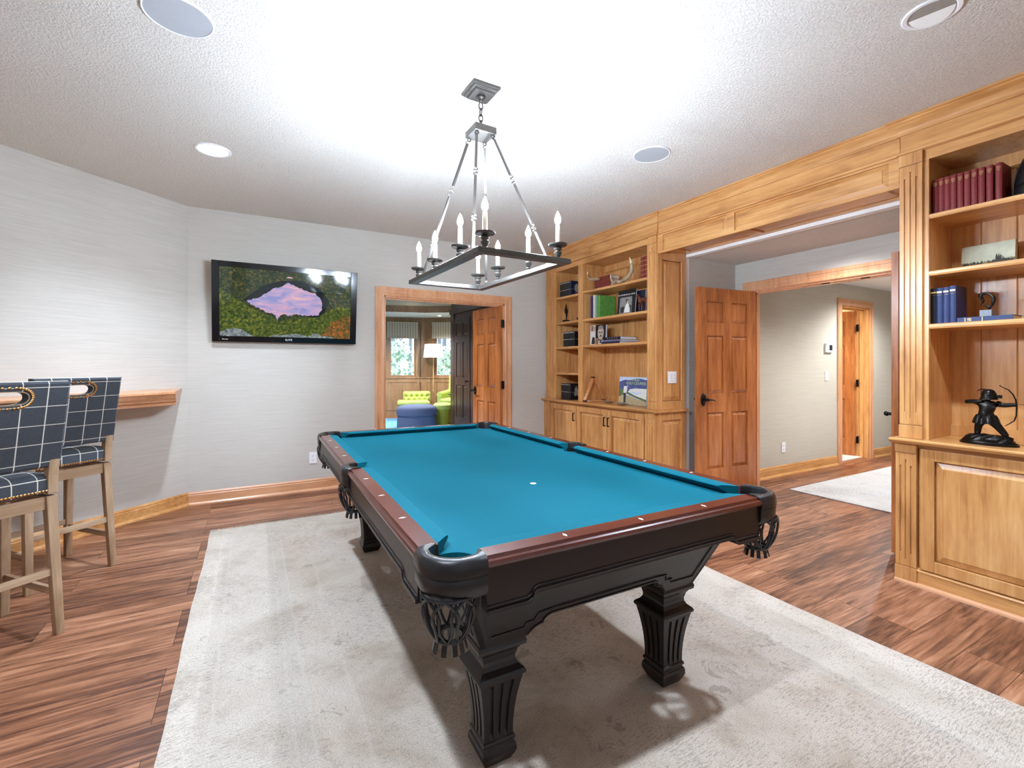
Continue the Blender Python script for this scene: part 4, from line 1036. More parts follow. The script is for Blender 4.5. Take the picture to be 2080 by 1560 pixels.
mb = MB().square_loft([(zz(2.528), .058), (zz(2.522), .062), (zz(2.49), .062), (zz(2.489), .055)], 0, 0); build(mb, 'hub_block', 'iron', ch, bevel=.001, seg=1)
def hook(mb, p, q, r_=.0028, n=10):
    p, q = Vector(p), Vector(q); d = q - p; L0 = d.length; d.normalize(); a = d.cross(Vector((0, 1, 0.01))); a.normalize()
    mb.tube([tuple(p + d * (L0 * t_ / n) + a * (.011 * math.sin(2 * PI * t_ / n))) for t_ in range(n + 1)], r_, 6)
for sx in (-1, 1):
    for sy in (-1, 1):
        p0 = Vector((sx * .046, sy * .046, zz(2.488))); p3 = Vector((sx * .205, sy * .335, zz(1.78)))
        d = p3 - p0; L0 = d.length; dd = d.normalized()
        mb = MB()
        mb.tube([tuple(p0 + Vector((.009 * math.cos(t_), 0, -.009 + .009 * math.sin(t_)))) for t_ in [2 * PI * k / 10 for k in range(10)]], .0025, 6, closed=True)
        segs = [(.035, .33), (.40, .71), (.77, .97)]
        for s0, s1 in segs:
            a_, b_ = p0 + d * s0, p0 + d * s1
            sd = dd.cross(Vector((0, 0, 1))).normalized() * .0065; up = dd.cross(sd).normalized() * .0045
            mb.loft([[tuple(c + u_ + w_) for u_, w_ in ((-sd, -up), (sd, -up), (sd, up), (-sd, up))] for c in (a_, b_)])
        for s0, s1 in ((.0, .04), (.33, .37), (.36, .40), (.71, .745), (.735, .77), (.97, 1.0)): hook(mb, tuple(p0 + d * s0), tuple(p0 + d * s1))
        build(mb, 'rod', 'iron', ch, smooth=False)
for sx in (-1, 1):
    for y in (-.425, -.165, .165, .425):
        cx, cy = sx * .192, y
        mb = MB().lathe([(.008, .022), (.010, .026), (.008, .031), (.013, .038), (.019, .048), (.020, .054), (.014, .058), (.014, .061), (.019, .066), (.020, .072), (.016, .078), (.022, .081), (.040, .0835), (.0445, .088), (.0455, .093), (.043, .0925), (.036, .0875), (.014, .086), (.014, .090), (0, .090)], (cx, cy, 0), 20)
        o = build(mb, 'candle_cup', 'iron', ch, smooth=True)
        build(MB().lathe([(.0105, .086), (.0105, .180), (.006, .181), (.006, .186), (0, .186)], (cx, cy, 0), 14), 'candle_sleeve', 'candle_sleeve', o, smooth=True)
        build(MB().lathe([(.005, .186), (.010, .192), (.0145, .203), (.0135, .216), (.008, .232), (.003, .243), (.0005, .248)], (cx, cy, 0), 10), 'bulb', 'bulb_glass', o)

# ------------------------------------------------------------------ bar stools (local: x across, +y to the front, seen from the back)
def make_stool(label, loc, rz):
    s = thing('bar_stool', label, 'bar stool', loc, rz, 'plaid counter stools by the drink ledge')
    H = .66
    def legpost(x0, y0, x1, y1, w0=.021, w1=.017):
        return MB().loft([[(x1 - w1, y1 - w1, 0), (x1 + w1, y1 - w1, 0), (x1 + w1, y1 + w1, 0), (x1 - w1, y1 + w1, 0)], [(x0 - w0, y0 - w0, H), (x0 + w0, y0 - w0, H), (x0 + w0, y0 + w0, H), (x0 - w0, y0 + w0, H)]])
    for sx in (-1, 1):
        for sy in (-1, 1):
            build(legpost(sx * .190, sy * .19, sx * .205, sy * .232), 'leg', 'limed_oak_z', s, bevel=.003)
    def ap(z0, z1): return z0, z1
    for sy in (-1, 1): build(MB().box(-.17, .17, sy * .19 - .012, sy * .19 + .012, .597, H - .002), 'seat_rail', 'limed_oak_x', s, bevel=.002)
    for sx in (-1, 1): build(MB().box(sx * .19 - .012, sx * .19 + .012, -.17, .17, .597, H - .002), 'seat_rail', 'limed_oak_y', s, bevel=.002)
    def xy(sx, sy, z): t_ = 1 - z / H; return sx * (.190 + .015 * t_), sy * (.19 + .042 * t_)
    for sy, z in ((-1, .30), (1, .235)):
        x, y = xy(1, sy, z); build(MB().box(-x + .01, x - .01, y - .009, y + .009, z - .017, z + .017), 'stretcher', 'limed_oak_x', s, bevel=.002)
    for sx in (-1, 1):
        x, y = xy(sx, 1, .20); build(MB().box(x - .009, x + .009, -y + .01, y - .01, .183, .217), 'stretcher', 'limed_oak_y', s, bevel=.002)
    build(MB().lathe([(.12, H - .002), (.12, .676)], (0, 0, 0), 20), 'swivel_plate', 'black_iron', s)
    # seat: crowned cushion
    nx = 10; W2, D2 = .212, .215; secs = []
    mb = MB()
    def sq(h, i_): 
        pts = []; n = 20; rr = .03
        for qx, qy, a0 in ((1, -1, -PI / 2), (1, 1, 0), (-1, 1, PI / 2), (-1, -1, PI)):
            for k in range(4):
                a = a0 + PI / 2 * k / 3; pts.append((qx * (W2 - i_ - rr) + rr * math.cos(a), qy * (D2 - i_ - rr) + rr * math.sin(a), h))
        return pts
    mb.loft([sq(z, i_) for z, i_ in ((.676, .012), (.680, .0), (.735, .0), (.750, .006), (.762, .022), (.770, .05), (.775, .09), (.777, .13))])
    st = build(mb, 'seat', 'plaid_wool', s, smooth=True)
    mb = MB()
    def nail(p, n):
        p = Vector(p); n = Vector(n).normalized(); a = n.cross(Vector((.3, .2, .9))).normalized(); c = n.cross(a)
        mb.loft([[tuple(p + (a * math.cos(2 * PI * k / 6) + c * math.sin(2 * PI * k / 6)) * r_ + n * h) for k in range(6)] for r_, h in ((.0068, 0), (.0060, .003), (.003, .005))])
    for i in range(31):
        x = -.195 + .39 * i / 30; nail((x, -.215, .688), (0, -1, 0)); nail((x, .215, .688), (0, 1, 0))
    for i in range(31):
        y = -.19 + .38 * i / 30; nail((-.212, y, .688), (-1, 0, 0)); nail((.212, y, .688), (1, 0, 0))
    for i in range(6):
        for sx in (-1, 1): nail((sx * .203, -.215, .700 + .0125 * i), (0, -1, 0))
    o = build(mb, 'nailhead_trim', 'nail_brass', st); o['kind'] = 'stuff'
    # back: leaning upholstered slab with a hand hole
    lean = .20
    def by(z): return -.205 - (z - .68) * lean
    for sx in (-1, 1):
        mb = MB().loft([[(sx * .189 - .020, -.226 - o_, z), (sx * .189 + .020, -.226 - o_, z), (sx * .189 + .020, -.185 - o_, z), (sx * .189 - .020, -.185 - o_, z)] for z, o_ in ((.672, -.002), (.76, .0), (.85, .012))])
        build(mb, 'back_post', 'limed_oak_z', s, bevel=.003)
    zc, hz, hx = 1.135, .031, .068; z0, z1, bx = .798, 1.205, .218
    n = 48; mb = MB()
    def ring(scale_y, oval=True, ins=0.0):
        pts = []
        for k in range(n):
            a = 2 * PI * k / n; c, s_ = math.cos(a), math.sin(a)
            if oval:
                e = .62; x = (hx + ins) * math.copysign(abs(c) ** e, c); z = zc + (hz + ins) * math.copysign(abs(s_) ** .9, s_) + (.004 * (1 - (x / hx) ** 2) * -1 if s_ > 0 else 0)
            else:
                hw = bx - ins; t_ = min(hw / max(abs(c), 1e-6), ((z1 - ins - zc) if s_ > 0 else (zc - z0 - ins)) / max(abs(s_), 1e-6)); x = c * t_; z = zc + s_ * t_
            pts.append((x, z))
        return pts
    # make sure rectangle corners exist
    def snap(pts, ins):
        for X in (-1, 1):
            for Z in (z0 + ins, z1 - ins):
                c = (X * (bx - ins), Z); i = min(range(n), key=lambda k: (pts[k][0] - c[0]) ** 2 + (pts[k][1] - c[1]) ** 2); pts[i] = c
        return pts
    T = .055
    def sec(pts, off, bulge=0.0): return [(x, by(z) + off, z) for x, z in pts]
    mb.loft([sec(ring(0), .004), sec(ring(0), T - .004), sec(ring(0, True, .005), T), sec(snap(ring(0, False, .010), .010), T), sec(snap(ring(0, False, 0), 0), T - .010), sec(snap(ring(0, False, 0), 0), .010), sec(snap(ring(0, False, .010), .010), 0), sec(ring(0, True, .005), 0)], closed=True)
    bk = build(mb, 'backrest', 'plaid_wool', s)
    mb = MB()
    N_ = 40; rp = []
    for k in range(N_):
        a = 2 * PI * k / N_; c, s_ = math.cos(a), math.sin(a)
        x = (hx + .014) * math.copysign(abs(c) ** .7, c); z = zc + (hz + .015) * math.copysign(abs(s_) ** .9, s_); nail((x, by(z) - .001, z), (0, -1, -.2))
    build(mb, 'nailhead_trim', 'nail_brass', bk)
    mb = MB(); ri = ring(0)
    mb.loft([sec(ri, -.001), sec(ring(0, True, .003), -.001), sec(ring(0, True, .003), .003), sec(ri, .003)], closed=True); build(mb, 'hand_hole_lining', 'limed_oak_x', bk)
    mb = MB().box(-bx + .006, bx - .006, 0, .0, z1, z1); 
    build(MB().tube([(x, by(z1) + T / 2 - .012, z1 + .001) for x in (-bx + .008, 0, bx - .008)], .0018, 5), 'piping', 'fringe_wool', bk)
    return s
rzs = math.radians(40.7)
def stool_at(brx, bry): 
    c, s = math.cos(rzs), math.sin(rzs); lx_, ly_ = .205, -.232
    return (brx - (lx_ * c - ly_ * s), bry - (lx_ * s + ly_ * c), 0)
a = make_stool('plaid bar stool nearest the viewer, cropped by the left edge of the photo', stool_at(-.800, 3.003), rzs)
dup(a, stool_at(-.771, 3.850), rzs, 'plaid bar stool farther from the viewer, its left half behind the nearer stool')
# ------------------------------------------------------------------ books and objects on the shelves
def book(label, cat, y, x, z, t, h, d, cover, pages='page_edge', bands=None, group=None, name='book', rz=0.0, round_=True):
    """upright book, spine to the room (-x). y = centre of thickness, x = spine plane"""
    r = thing(name, label, cat, (x, y, z), rz, group)
    c = .0025
    mb = MB(); sp = [(0.0, -t / 2), (-.003 if round_ else 0, -t / 2 + t * .25), (-.004 if round_ else 0, 0), (-.003 if round_ else 0, t * .25), (0, t / 2), (d, t / 2), (d, t / 2 - c), (.003, t / 2 - c), (.003, -t / 2 + c), (d, -t / 2 + c), (d, -t / 2)]
    mb.prism(sp, 'z', 0, h); build(mb, 'cover', cover, r)
    build(MB().box(.004, d - .004, -t / 2 + c, t / 2 - c, .003, h - .004), 'page_block', pages, r)
    if bands:
        mb = MB()
        for (a, b_, m_) in bands: mb.box(-.0046 if round_ else -.0008, .001, -t / 2 * m_, t / 2 * m_, a * h, b_ * h)
        build(mb, 'spine_lettering', bands_mat(bands), r)
    return r
def bands_mat(b): return BM[0]
BM = ['gilt']
SH = {'t': 2.151, 'm': 1.823, 'l': 1.519, 'c': .8505}
# right case, top shelf: ten red volumes
ys = [1.1545, 1.1285, 1.1025, 1.076, 1.047, 1.018, .989, .960, .928, .893]
first = None
gl = [(.90, .905, .6), (.88, .884, .7), (.86, .864, .55), (.845, .848, .7), (.825, .829, .5), (.80, .806, .35)]
pos = ['leftmost red book, in shade at the end of the row', 'second red book from the left end of the row', 'third red book from the left end', 'fourth red book from the left end', 'fifth red book from the left end', 'fifth red book from the right end, near the dark hat', 'fourth red book from the right end, near the dark hat', 'third red book from the right end, near the dark hat', 'second red book from the right end, near the dark hat', 'rightmost red book, beside the dark leather hat']
for i, y in enumerate(ys):
    lab = pos[i]
    if first is None: first = book(lab, 'book', y, 3.45, SH['t'], .0255, .200, .14, 'book_red', bands=gl, group='red bound volumes on the top right shelf')
    else: dup(first, (3.45, y, SH['t']), 0, lab)
# dark leather hat or helmet beside them
r = thing('leather_helmet', 'dark rounded leather helmet on the top shelf, cropped by the photo edge', 'helmet', (3.55, .735, SH['t']))
mb = MB().lathe([(.125, .0), (.130, .004), (.128, .03), (.124, .06), (.122, .063), (.124, .067), (.121, .10), (.112, .15), (.094, .20), (.066, .238), (.034, .258), (.008, .264), (0, .264)], (0, 0, 0), 32)
build(mb, 'crown', 'black_leather', r, smooth=True)
mb = MB()
for a0 in (0, PI / 3, 2 * PI / 3): mb.tube([(.131 * math.cos(a0) * math.cos(t_), .131 * math.sin(a0) * math.cos(t_), .02 + .247 * math.sin(t_)) for t_ in [PI * k / 16 for k in range(17)]], .003, 6)
mb.tube([(.1235 * math.cos(t_), .1235 * math.sin(t_), .064) for t_ in [2 * PI * k / 28 for k in range(28)]], .003, 6, closed=True)
build(mb, 'seam', 'black_leather', r, smooth=True)
# landscape canvas
r = thing('landscape_canvas', 'small landscape canvas leaning on the second right shelf', 'painting', (3.66, .995, SH['m'] + .001), -.06)
mb = MB(); mb.T = Matrix.Rotation(.06, 4, 'Y')
build(mb.box(0, .028, -.113, .113, 0, .15), 'stretched_canvas', 'canvas_sky', r)
mb = MB(); mb.T = Matrix.Rotation(.06, 4, 'Y'); rnd = random.Random(5)
n = 40; vs = [(-.0006, -.113 + .226 * i / n, .045 + .012 * rnd.random() + (.018 if i in (9, 10, 11, 12) else 0)) for i in range(n + 1)]
mb.add([(-.0006, -.113, 0), (-.0006, .113, 0)] + list(reversed(vs)), [tuple(range(n + 3))]); mb.k = 1
vs = [(-.0009, -.108 + .108 * i / 30, .046 + .022 * math.sin(PI * i / 30) * rnd.random() + (.022 if 14 < i < 21 else 0)) for i in range(31)]
mb.add([(-.0009, -.108, .018), (-.0009, 0, .022)] + list(reversed(vs)), [tuple(range(33))])
vs = [(-.0009, .02 + .09 * i / 20, .04 + .018 * rnd.random()) for i in range(21)]
mb.add([(-.0009, .02, .026), (-.0009, .11, .026)] + list(reversed(vs)), [tuple(range(23))])
build(mb, 'painted_scene', ['canvas_field', 'canvas_tree'], r)
# blue books and the flat one
b4 = [(.86, .90, .8), (.80, .803, .8)]
bl = [('black-blue book at the far left of the blue row', 'book_black', 1.163), ('dark navy book, second in the blue row', 'book_blue', 1.136), ('navy book, third in the blue row', 'book_blue', 1.107), ('navy book at the right end of the blue row', 'book_blue', 1.078)]
for lab, mt, y in bl: book(lab, 'book', y, 3.45, SH['l'], .0275, .205 if y > 1.09 else .209, .15, mt, bands=b4, group='blue bound books on the third right shelf')
r = thing('book', 'navy book lying flat under the acrobat sculpture', 'book', (3.45, .955, SH['l'])); t = .026
mb = MB().prism([(0, -.115), (.0, .105), (.15, .105), (.15, -.115)], 'z', 0, .003); mb.prism([(0, -.115), (.0, .105), (.15, .105), (.15, -.115)], 'z', t - .003, t); mb.box(-.001, .003, -.115, .105, 0, t)
build(mb, 'cover', 'book_blue', r); build(MB().box(.004, .146, -.111, .101, .003, t - .003), 'page_block', 'page_edge', r)
build(MB().box(-.0016, 0, .07, .072, .002, t - .002).box(-.0016, 0, .045, .062, .006, .008).box(-.0016, 0, .045, .062, .012, .014).box(-.0016, 0, .045, .062, .018, .020).box(-.0016, 0, .0, .003, .002, t - .002), 'spine_lettering', 'gilt', r)
r = thing('acrobat_sculpture', 'small dark bronze of a bent acrobat on a grey stone block', 'sculpture', (3.51, .955, SH['l'] + .0265))
build(MB().box(-.02, .02, -.024, .024, 0, .036), 'stone_block', 'stone_grey', r, bevel=.001)
P = [(0, -.012, .036), (0, -.010, .050), (0, .006, .064), (0, -.026, .078), (0, -.028, .100), (0, -.012, .122), (0, .008, .130), (0, .024, .124), (0, .034, .112), (0, .030, .130), (-.006, .026, .104), (-.006, .016, .082), (-.006, .026, .066), (.006, .020, .108), (.006, .012, .090), (.006, .018, .074), (.003, .008, .062), (0, -.022, .060)]
E_ = [(0, 1), (1, 17), (17, 3), (3, 4), (4, 5), (5, 6), (6, 7), (7, 8), (7, 9), (7, 10), (10, 11), (11, 12), (7, 13), (13, 14), (14, 15), (1, 2), (2, 16)]
R_ = [.004, .005, .006, .009, .0085, .006, .007, .008, .0075, .004, .004, .0035, .003, .004, .0035, .003, .003, .006]
skin('figure', 'bronze', r, P, E_, R_, 1, 5)
# archer statue
r = thing('archer_statue', 'dark bronze archer in a helmet drawing a bow on the counter', 'statue', (3.50, .945, .8505), .02)
mb = MB()
def oval(a, b_, z, n=28): return [(a * math.cos(2 * PI * k / n), b_ * math.sin(2 * PI * k / n), z) for k in range(n)]
mb.loft([oval(.070, .118, 0), oval(.070, .118, .010), oval(.066, .113, .012), oval(.064, .110, .018)]); build(mb, 'plinth', 'bronze', r, smooth=True)
mb = MB(); rnd = random.Random(2); secs = []
for z, k_s in ((.017, 1.0), (.030, .98), (.042, .90), (.050, .72), (.054, .4)):
    secs.append([(x * (1 + rnd.uniform(-.07, .07)), y * (1 + rnd.uniform(-.07, .07)), z + rnd.uniform(-.003, .003) - .00) for x, y, _ in oval(.056 * k_s, .104 * k_s, 0)])
build(mb.loft(secs), 'rocky_ground', 'bronze', r)
# body: y+ is the viewer's left; the bow arm points to -y
P = [(0, .012, .150), (0, .010, .175), (0, .006, .200), (0, .004, .222), (0, .002, .238), (0, .0, .262),
     (-.004, .030, .140), (-.006, .040, .100), (-.006, .043, .056), (-.018, .045, .052),
     (.0, -.012, .138), (.0, -.036, .100), (.0, -.066, .056), (-.012, -.072, .052),
     (0, .034, .224), (.004, .064, .230), (-.010, .092, .226), (-.022, .040, .232), (-.026, .016, .236),
     (0, -.026, .222), (-.004, -.062, .216), (-.006, -.100, .222), (-.006, -.112, .223),
     (0, .004, .130), (0, -.002, .282)]
E_ = [(0, 1), (1, 2), (2, 3), (3, 4), (4, 5), (5, 24), (0, 23), (23, 6), (6, 7), (7, 8), (8, 9), (23, 10), (10, 11), (11, 12), (12, 13), (3, 14), (14, 15), (15, 16), (16, 17), (17, 18), (3, 19), (19, 20), (20, 21), (21, 22)]
R_ = [(.028, .034), (.028, .033), (.030, .038), (.024, .035), (.013, .014), (.019, .020), .026, .018, .015, .010, .027, .019, .015, .010, .016, .013, .011, .010, .009, .016, .013, .011, .011, (.028, .038), .012]
skin('body', 'bronze', r, P, E_, R_, 2, 0)
mb = MB().lathe([(.031, -.004), (.030, .008), (.027, .018), (.022, .027), (.013, .033), (.0, .035)], (0, .0, .266), 20)
mb.lathe([(.0315, -.001), (.0315, .002), (.030, .004)], (0, 0, .272), 20)
mb.lathe([(.0305, .008), (.0305, .010), (.028, .011)], (0, 0, .268), 20)
mb.loft([[((.030 + q) * math.cos(t_), (.030 + q) * math.sin(t_), z) for t_ in [math.radians(60) + math.radians(240) * k / 14 for k in range(15)]] + [((.028 + q) * math.cos(t_), (.028 + q) * math.sin(t_), z) for t_ in [math.radians(300) - math.radians(240) * k / 14 for k in range(15)]] for z, q in ((.268, 0), (.256, .003), (.244, .008))])
mb.tube([(0, .006, .297), (-.002, .028, .299), (-.002, .040, .292), (-.002, .046, .286)], .003, 6, taper=[.004, .0035, .003, .001])
mb.box(-.004, .004, -.052, -.030, .252, .270)
build(mb, 'helmet', 'bronze', r, smooth=True)
mb = MB(); secs = []
for z, a, b_ in ((.160, .026, .036), (.150, .031, .042), (.132, .037, .049), (.112, .040, .054)):
    secs.append([((a + .003 * math.sin(9 * t_)) * math.cos(t_), .010 + (b_ + .004 * math.sin(9 * t_)) * math.sin(t_), z) for t_ in [2 * PI * k / 40 for k in range(40)]])
build(mb.loft(secs), 'tunic_skirt', 'bronze', r, smooth=True)
bow = [(-.007, -.044, .322), (-.007, -.050, .316), (-.007, -.062, .308), (-.007, -.078, .298), (-.007, -.094, .276), (-.007, -.104, .248), (-.007, -.107, .222), (-.007, -.107, .195), (-.007, -.106, .165), (-.007, -.098, .138), (-.007, -.082, .122), (-.007, -.068, .110), (-.007, -.064, .106)]
build(MB().tube(bow, .003, 8, taper=[.0035, .002, .0025, .003, .0032, .0034, .004, .0034, .0032, .003, .0026, .002, .0015]), 'bow', 'bronze', r, smooth=True)
build(MB().tube([(-.010, .030, .226), (-.010, -.135, .2265)], .0012, 6), 'arrow', 'bronze', r)

# left case, wide bay, top shelf: red leather books lying flat and horn bookends
def flatbook(y0, y1, x, z, t, d, lab, cov='book_old_red', grp=None, bands=True, pg='page_edge'):
    r = thing('book', lab, 'book', (x, (y0 + y1) / 2, z), 0, grp); w = (y1 - y0) / 2
    mb = MB().prism([(.001, 0), (.0, .0), (-.005, t * .3), (-.005, t * .7), (.0, t), (.003, t), (.003, 0)], 'y', -w, w) if False else MB()
    mb.loft([[(0, s, 0), (-.005, s, t * .3), (-.005, s, t * .7), (0, s, t), (d, s, t), (d, s, t - .003), (.004, s, t - .003), (.004, s, .003), (d, s, .003), (d, s, 0)] for s in (-w, w)])
    build(mb, 'cover', cov, r); build(MB().box(.004, d - .004, -w + .003, w - .003, .003, t - .003), 'page_block', pg, r)
    if bands:
        mb = MB()
        for q in (-.6, -.3, .05, .35, .65): mb.box(-.0062, 0, q * w - .002, q * w + .002, t * .2, t * .8)
        build(mb, 'spine_band', 'gilt' if bands == 'g' else cov, r)
    return r
z = SH['t']; g = 'old red leather books lying flat on the top left shelf'
flatbook(3.965, 4.145, 3.47, z, .046, .135, 'lowest of the three old red books lying flat by the small horn', grp=g)
flatbook(3.962, 4.142, 3.47, z + .0465, .044, .135, 'middle of the three old red books lying flat by the small horn', grp=g)
flatbook(3.968, 4.148, 3.47, z + .091, .044, .130, 'top of the three old red books lying flat by the small horn', grp=g)
for i, y in enumerate((4.175, 4.205, 4.235)):
    book(['old red book standing against the flat stack, left shelf', 'old red book standing in the middle of three, left shelf', 'old red book standing at the far left end, left shelf'][i], 'book', y, 3.48, z, .028, .125, .10, 'book_old_red', group='three old red books standing beside the flat stack')
for i in range(3): book(['old red book beside the large horn, against the bay end', 'tall old red book second from the bay end', 'tall old red book behind the large curved horn'][i], 'book', 3.385 + .05 * i, 3.47, z, .046, [.235, .232, .23][i], .15, 'book_old_red', bands=[(.2, .215, 1), (.4, .415, 1), (.6, .615, 1), (.8, .815, 1)], group='tall old red books at the right end of the top left shelf')
def horn(label, pts, rad, loc):
    r = thing('horn', label, 'horn', loc)
    k = len(pts) - 2
    build(MB().tube([Vector(p) - Vector(loc) for p in pts[:-1]], .02, 12, taper=rad[:-1]), 'shaft', 'horn', r, smooth=True)
    build(MB().tube([Vector(p) - Vector(loc) for p in pts[-2:]], .01, 12, taper=[rad[-2] * 1.0, rad[-1]]), 'tip', 'horn_tip', r, smooth=True)
horn('small curved horn in front of the old red books', [(3.44, 4.13, 2.262), (3.43, 4.20, 2.262), (3.43, 4.26, 2.270), (3.43, 4.305, 2.300), (3.43, 4.318, 2.34), (3.43, 4.318, 2.375)], [.018, .018, .016, .012, .009, .003], (3.44, 4.13, 2.262))
horn('upright horn tip right of the flat red books', [(3.44, 3.85, 2.168), (3.44, 3.87, 2.170), (3.44, 3.905, 2.195), (3.44, 3.925, 2.235), (3.44, 3.928, 2.285)], [.012, .014, .013, .010, .002], (3.44, 3.85, 2.16))
horn('large curved horn in front of the tall red books', [(3.43, 3.80, 2.168), (3.43, 3.72, 2.175), (3.43, 3.64, 2.205), (3.43, 3.595, 2.26), (3.43, 3.60, 2.33), (3.43, 3.625, 2.40)], [.012, .019, .024, .022, .016, .004], (3.43, 3.80, 2.168))
# second shelf
z = SH['m']
book('thin purple illustrated book at the divider', 'book', 4.325, 3.49, z, .018, .27, .2, 'book_purple', 'page_white')
book('cream book beside the thin purple book', 'book', 4.275, 3.49, z, .03, .275, .21, 'book_cream', 'page_white')
book('pale teal book between cream and green books', 'book', 4.238, 3.50, z, .028, .262, .2, 'book_teal', 'page_white')
book('large green clothbound book with its cover facing out', 'book', 4.190, 3.49, z, .042, .262, .235, 'book_green', 'page_white', bands=None)
def coverbook(label, y, x, z, w, h, t, lean, cover, rz=0.0, deco=None, name='book', pages='page_white', grp=None):
    """book standing with its front cover to the room; cover plane faces -x"""
    r = thing(name, label, 'book', (x, y, z), rz, grp); M = Matrix.Rotation(lean, 4, 'Y')
    mb = MB(); mb.T = M
    mb.box(0, .003, -w / 2, w / 2, 0, h).box(t - .003, t, -w / 2, w / 2, 0, h).box(0, t, w / 2 - .003, w / 2, 0, h)
    o = build(mb, 'cover', cover, r)
    mb = MB(); mb.T = M; mb.box(.003, t - .003, -w / 2 + .003, w / 2 - .003, .003, h - .003); build(mb, 'page_block', pages, r)
    if deco: deco(r, o, M, w, h)
    return r
def fl(mb, pts, d, k):   # points in (u right 0..1, v up 0..1) seen from the room; u=0 is +y side
    mb.k = k; mb.add([(-d, W0 / 2 - u * W0, v * H0) for u, v in pts], [tuple(range(len(pts)))])
def ell(cu, cv, ru, rv, n=18): return [(cu + ru * math.cos(2 * PI * k / n), cv + rv * math.sin(2 * PI * k / n)) for k in range(n)]
TXM = frame((0, 0, 0), (0, -1, 0), (0, 0, 1), (-1, 0, 0))
def deco_farmer(r, o, M, w, h):
    global W0, H0; W0, H0 = w, h
    mb = MB(); mb.T = M
    fl(mb, [(.13, .03), (.82, .03), (.82, .70), (.13, .70)], .0006, 0)
    fl(mb, [(.19, .07), (.79, .07), (.79, .34), (.7, .36), (.55, .33), (.4, .30), (.3, .33), (.19, .28)], .0010, 1)
    fl(mb, [(.40, .07), (.74, .07), (.72, .24), (.66, .36), (.60, .44), (.52, .42), (.46, .33), (.42, .2)], .0013, 3)
    fl(mb, ell(.555, .50, .055, .085), .0016, 2); fl(mb, [(.49, .50), (.49, .58), (.53, .61), (.60, .60), (.615, .55), (.55, .55), (.53, .46), (.50, .44)], .0019, 1)
    build(mb, 'cover_photo', ['photo_grey', 'photo_dark', 'photo_skin', 'ink_white'], o)
    text('THE FARMER IN ALL OF US', 'cover_title', 'ink_white', .021, M @ Matrix.Translation((-.0012, w * .03, h * .80)) @ TXM, o)
coverbook('black photo book titled The Farmer in All of Us, leaning face out', 3.762, 3.50, z + .004, .255, .265, .022, .10, 'book_black', 0.05, deco_farmer)
coverbook('dark navy book standing half hidden behind the farmer book', 3.650, 3.565, z + .002, .20, .245, .022, .05, 'book_navy', 0.02)
# horse figurine
r = thing('horse_figurine', 'reddish brown horse figurine at the end of the middle shelf', 'figurine', (3.455, 3.445, z))
P = [(0, .05, .12), (0, .02, .118), (0, -.02, .118), (0, -.045, .122), (0, .072, .150), (0, .080, .178), (0, .100, .170), (0, .112, .160),
     (-.014, .05, .075), (-.014, .052, .04), (-.014, .05, .004), (.014, .045, .075), (.014, .046, .04), (.014, .044, .004),
     (-.014, -.045, .080), (-.014, -.055, .045), (-.014, -.05, .004), (.014, -.040, .080), (.014, -.050, .045), (.014, -.045, .004), (0, -.068, .11), (0, -.075, .07)]
E_ = [(0, 1), (1, 2), (2, 3), (0, 4), (4, 5), (5, 6), (6, 7), (0, 8), (8, 9), (9, 10), (0, 11), (11, 12), (12, 13), (3, 14), (14, 15), (15, 16), (3, 17), (17, 18), (18, 19), (3, 20), (20, 21)]
R_ = [.024, .024, .023, .024, .017, .013, .010, .007, .010, .007, .006, .010, .007, .006, .012, .007, .006, .012, .007, .006, .006, .004]
skin('body', 'horse_brown', r, P, E_, R_, 2, 1)
build(MB().loft([[(-.004, .055, .135), (.004, .055, .135), (.003, .048, .145), (-.003, .048, .145)], [(-.004, .070, .185), (.004, .070, .185), (.003, .062, .19), (-.003, .062, .19)]]), 'mane', 'ink_black', r)
# third shelf
z = SH['l']
def deco_portrait(r, o, M, w, h):
    global W0, H0; W0, H0 = w, h
    mb = MB(); mb.T = M
    fl(mb, [(.0, .0), (.36, .0), (.36, 1), (.0, 1)], .0006, 2)
    fl(mb, [(.05, .70), (.2, .70), (.2, .98), (.05, .98)], .001, 4); fl(mb, [(.22, .68), (.36, .70), (.36, .96), (.22, .95)], .001, 0)
    fl(mb, [(.10, .03), (.34, .03), (.32, .34), (.26, .40), (.20, .40), (.14, .33)], .001, 1); fl(mb, [(.21, .38), (.27, .38), (.265, .6), (.215, .6)], .0011, 2)
    fl(mb, [(.36, .0), (.56, .0), (.56, .32), (.36, .32)], .0009, 4)
    fl(mb, ell(.70, .58, .20, .36), .0012, 0); fl(mb, ell(.70, .86, .17, .10), .0014, 5)
    fl(mb, [(.56, 0), (.95, 0), (.93, .16), (.84, .24), (.70, .12), (.60, .22), (.56, .14)], .0015, 2)
    fl(mb, [(.66, .06), (.70, .12), (.78, .17), (.77, .05), (.70, .10), (.64, .15), (.63, .04)], .0017, 1)
    fl(mb, [(.60, .37), (.66, .45), (.70, .46), (.76, .45), (.82, .37), (.76, .40), (.70, .39), (.64, .40)], .0017, 1)
    fl(mb, [(.56, .60), (.66, .58), (.66, .64), (.56, .63)], .0017, 3); fl(mb, [(.73, .58), (.84, .60), (.84, .63), (.73, .64)], .0017, 3)
    fl(mb, [(.685, .62), (.72, .62), (.735, .47), (.67, .47)], .0017, 5)
    build(mb, 'cover_photo', ['photo_skin', 'photo_dark', 'ink_white', 'photo_dark', 'photo_tan', 'photo_grey'], o)
coverbook('book with a black and white portrait of a moustached man on its cover', 4.225, 3.50, z + .003, .26, .225, .03, .04, 'book_black', 0.03, deco_portrait)
g = 'books lying flat on the third left shelf'
flatbook(3.80, 4.09, 3.45, z, .022, .27, 'bottom book of the flat stack beside the portrait book', 'book_navy', g, False, 'page_white')
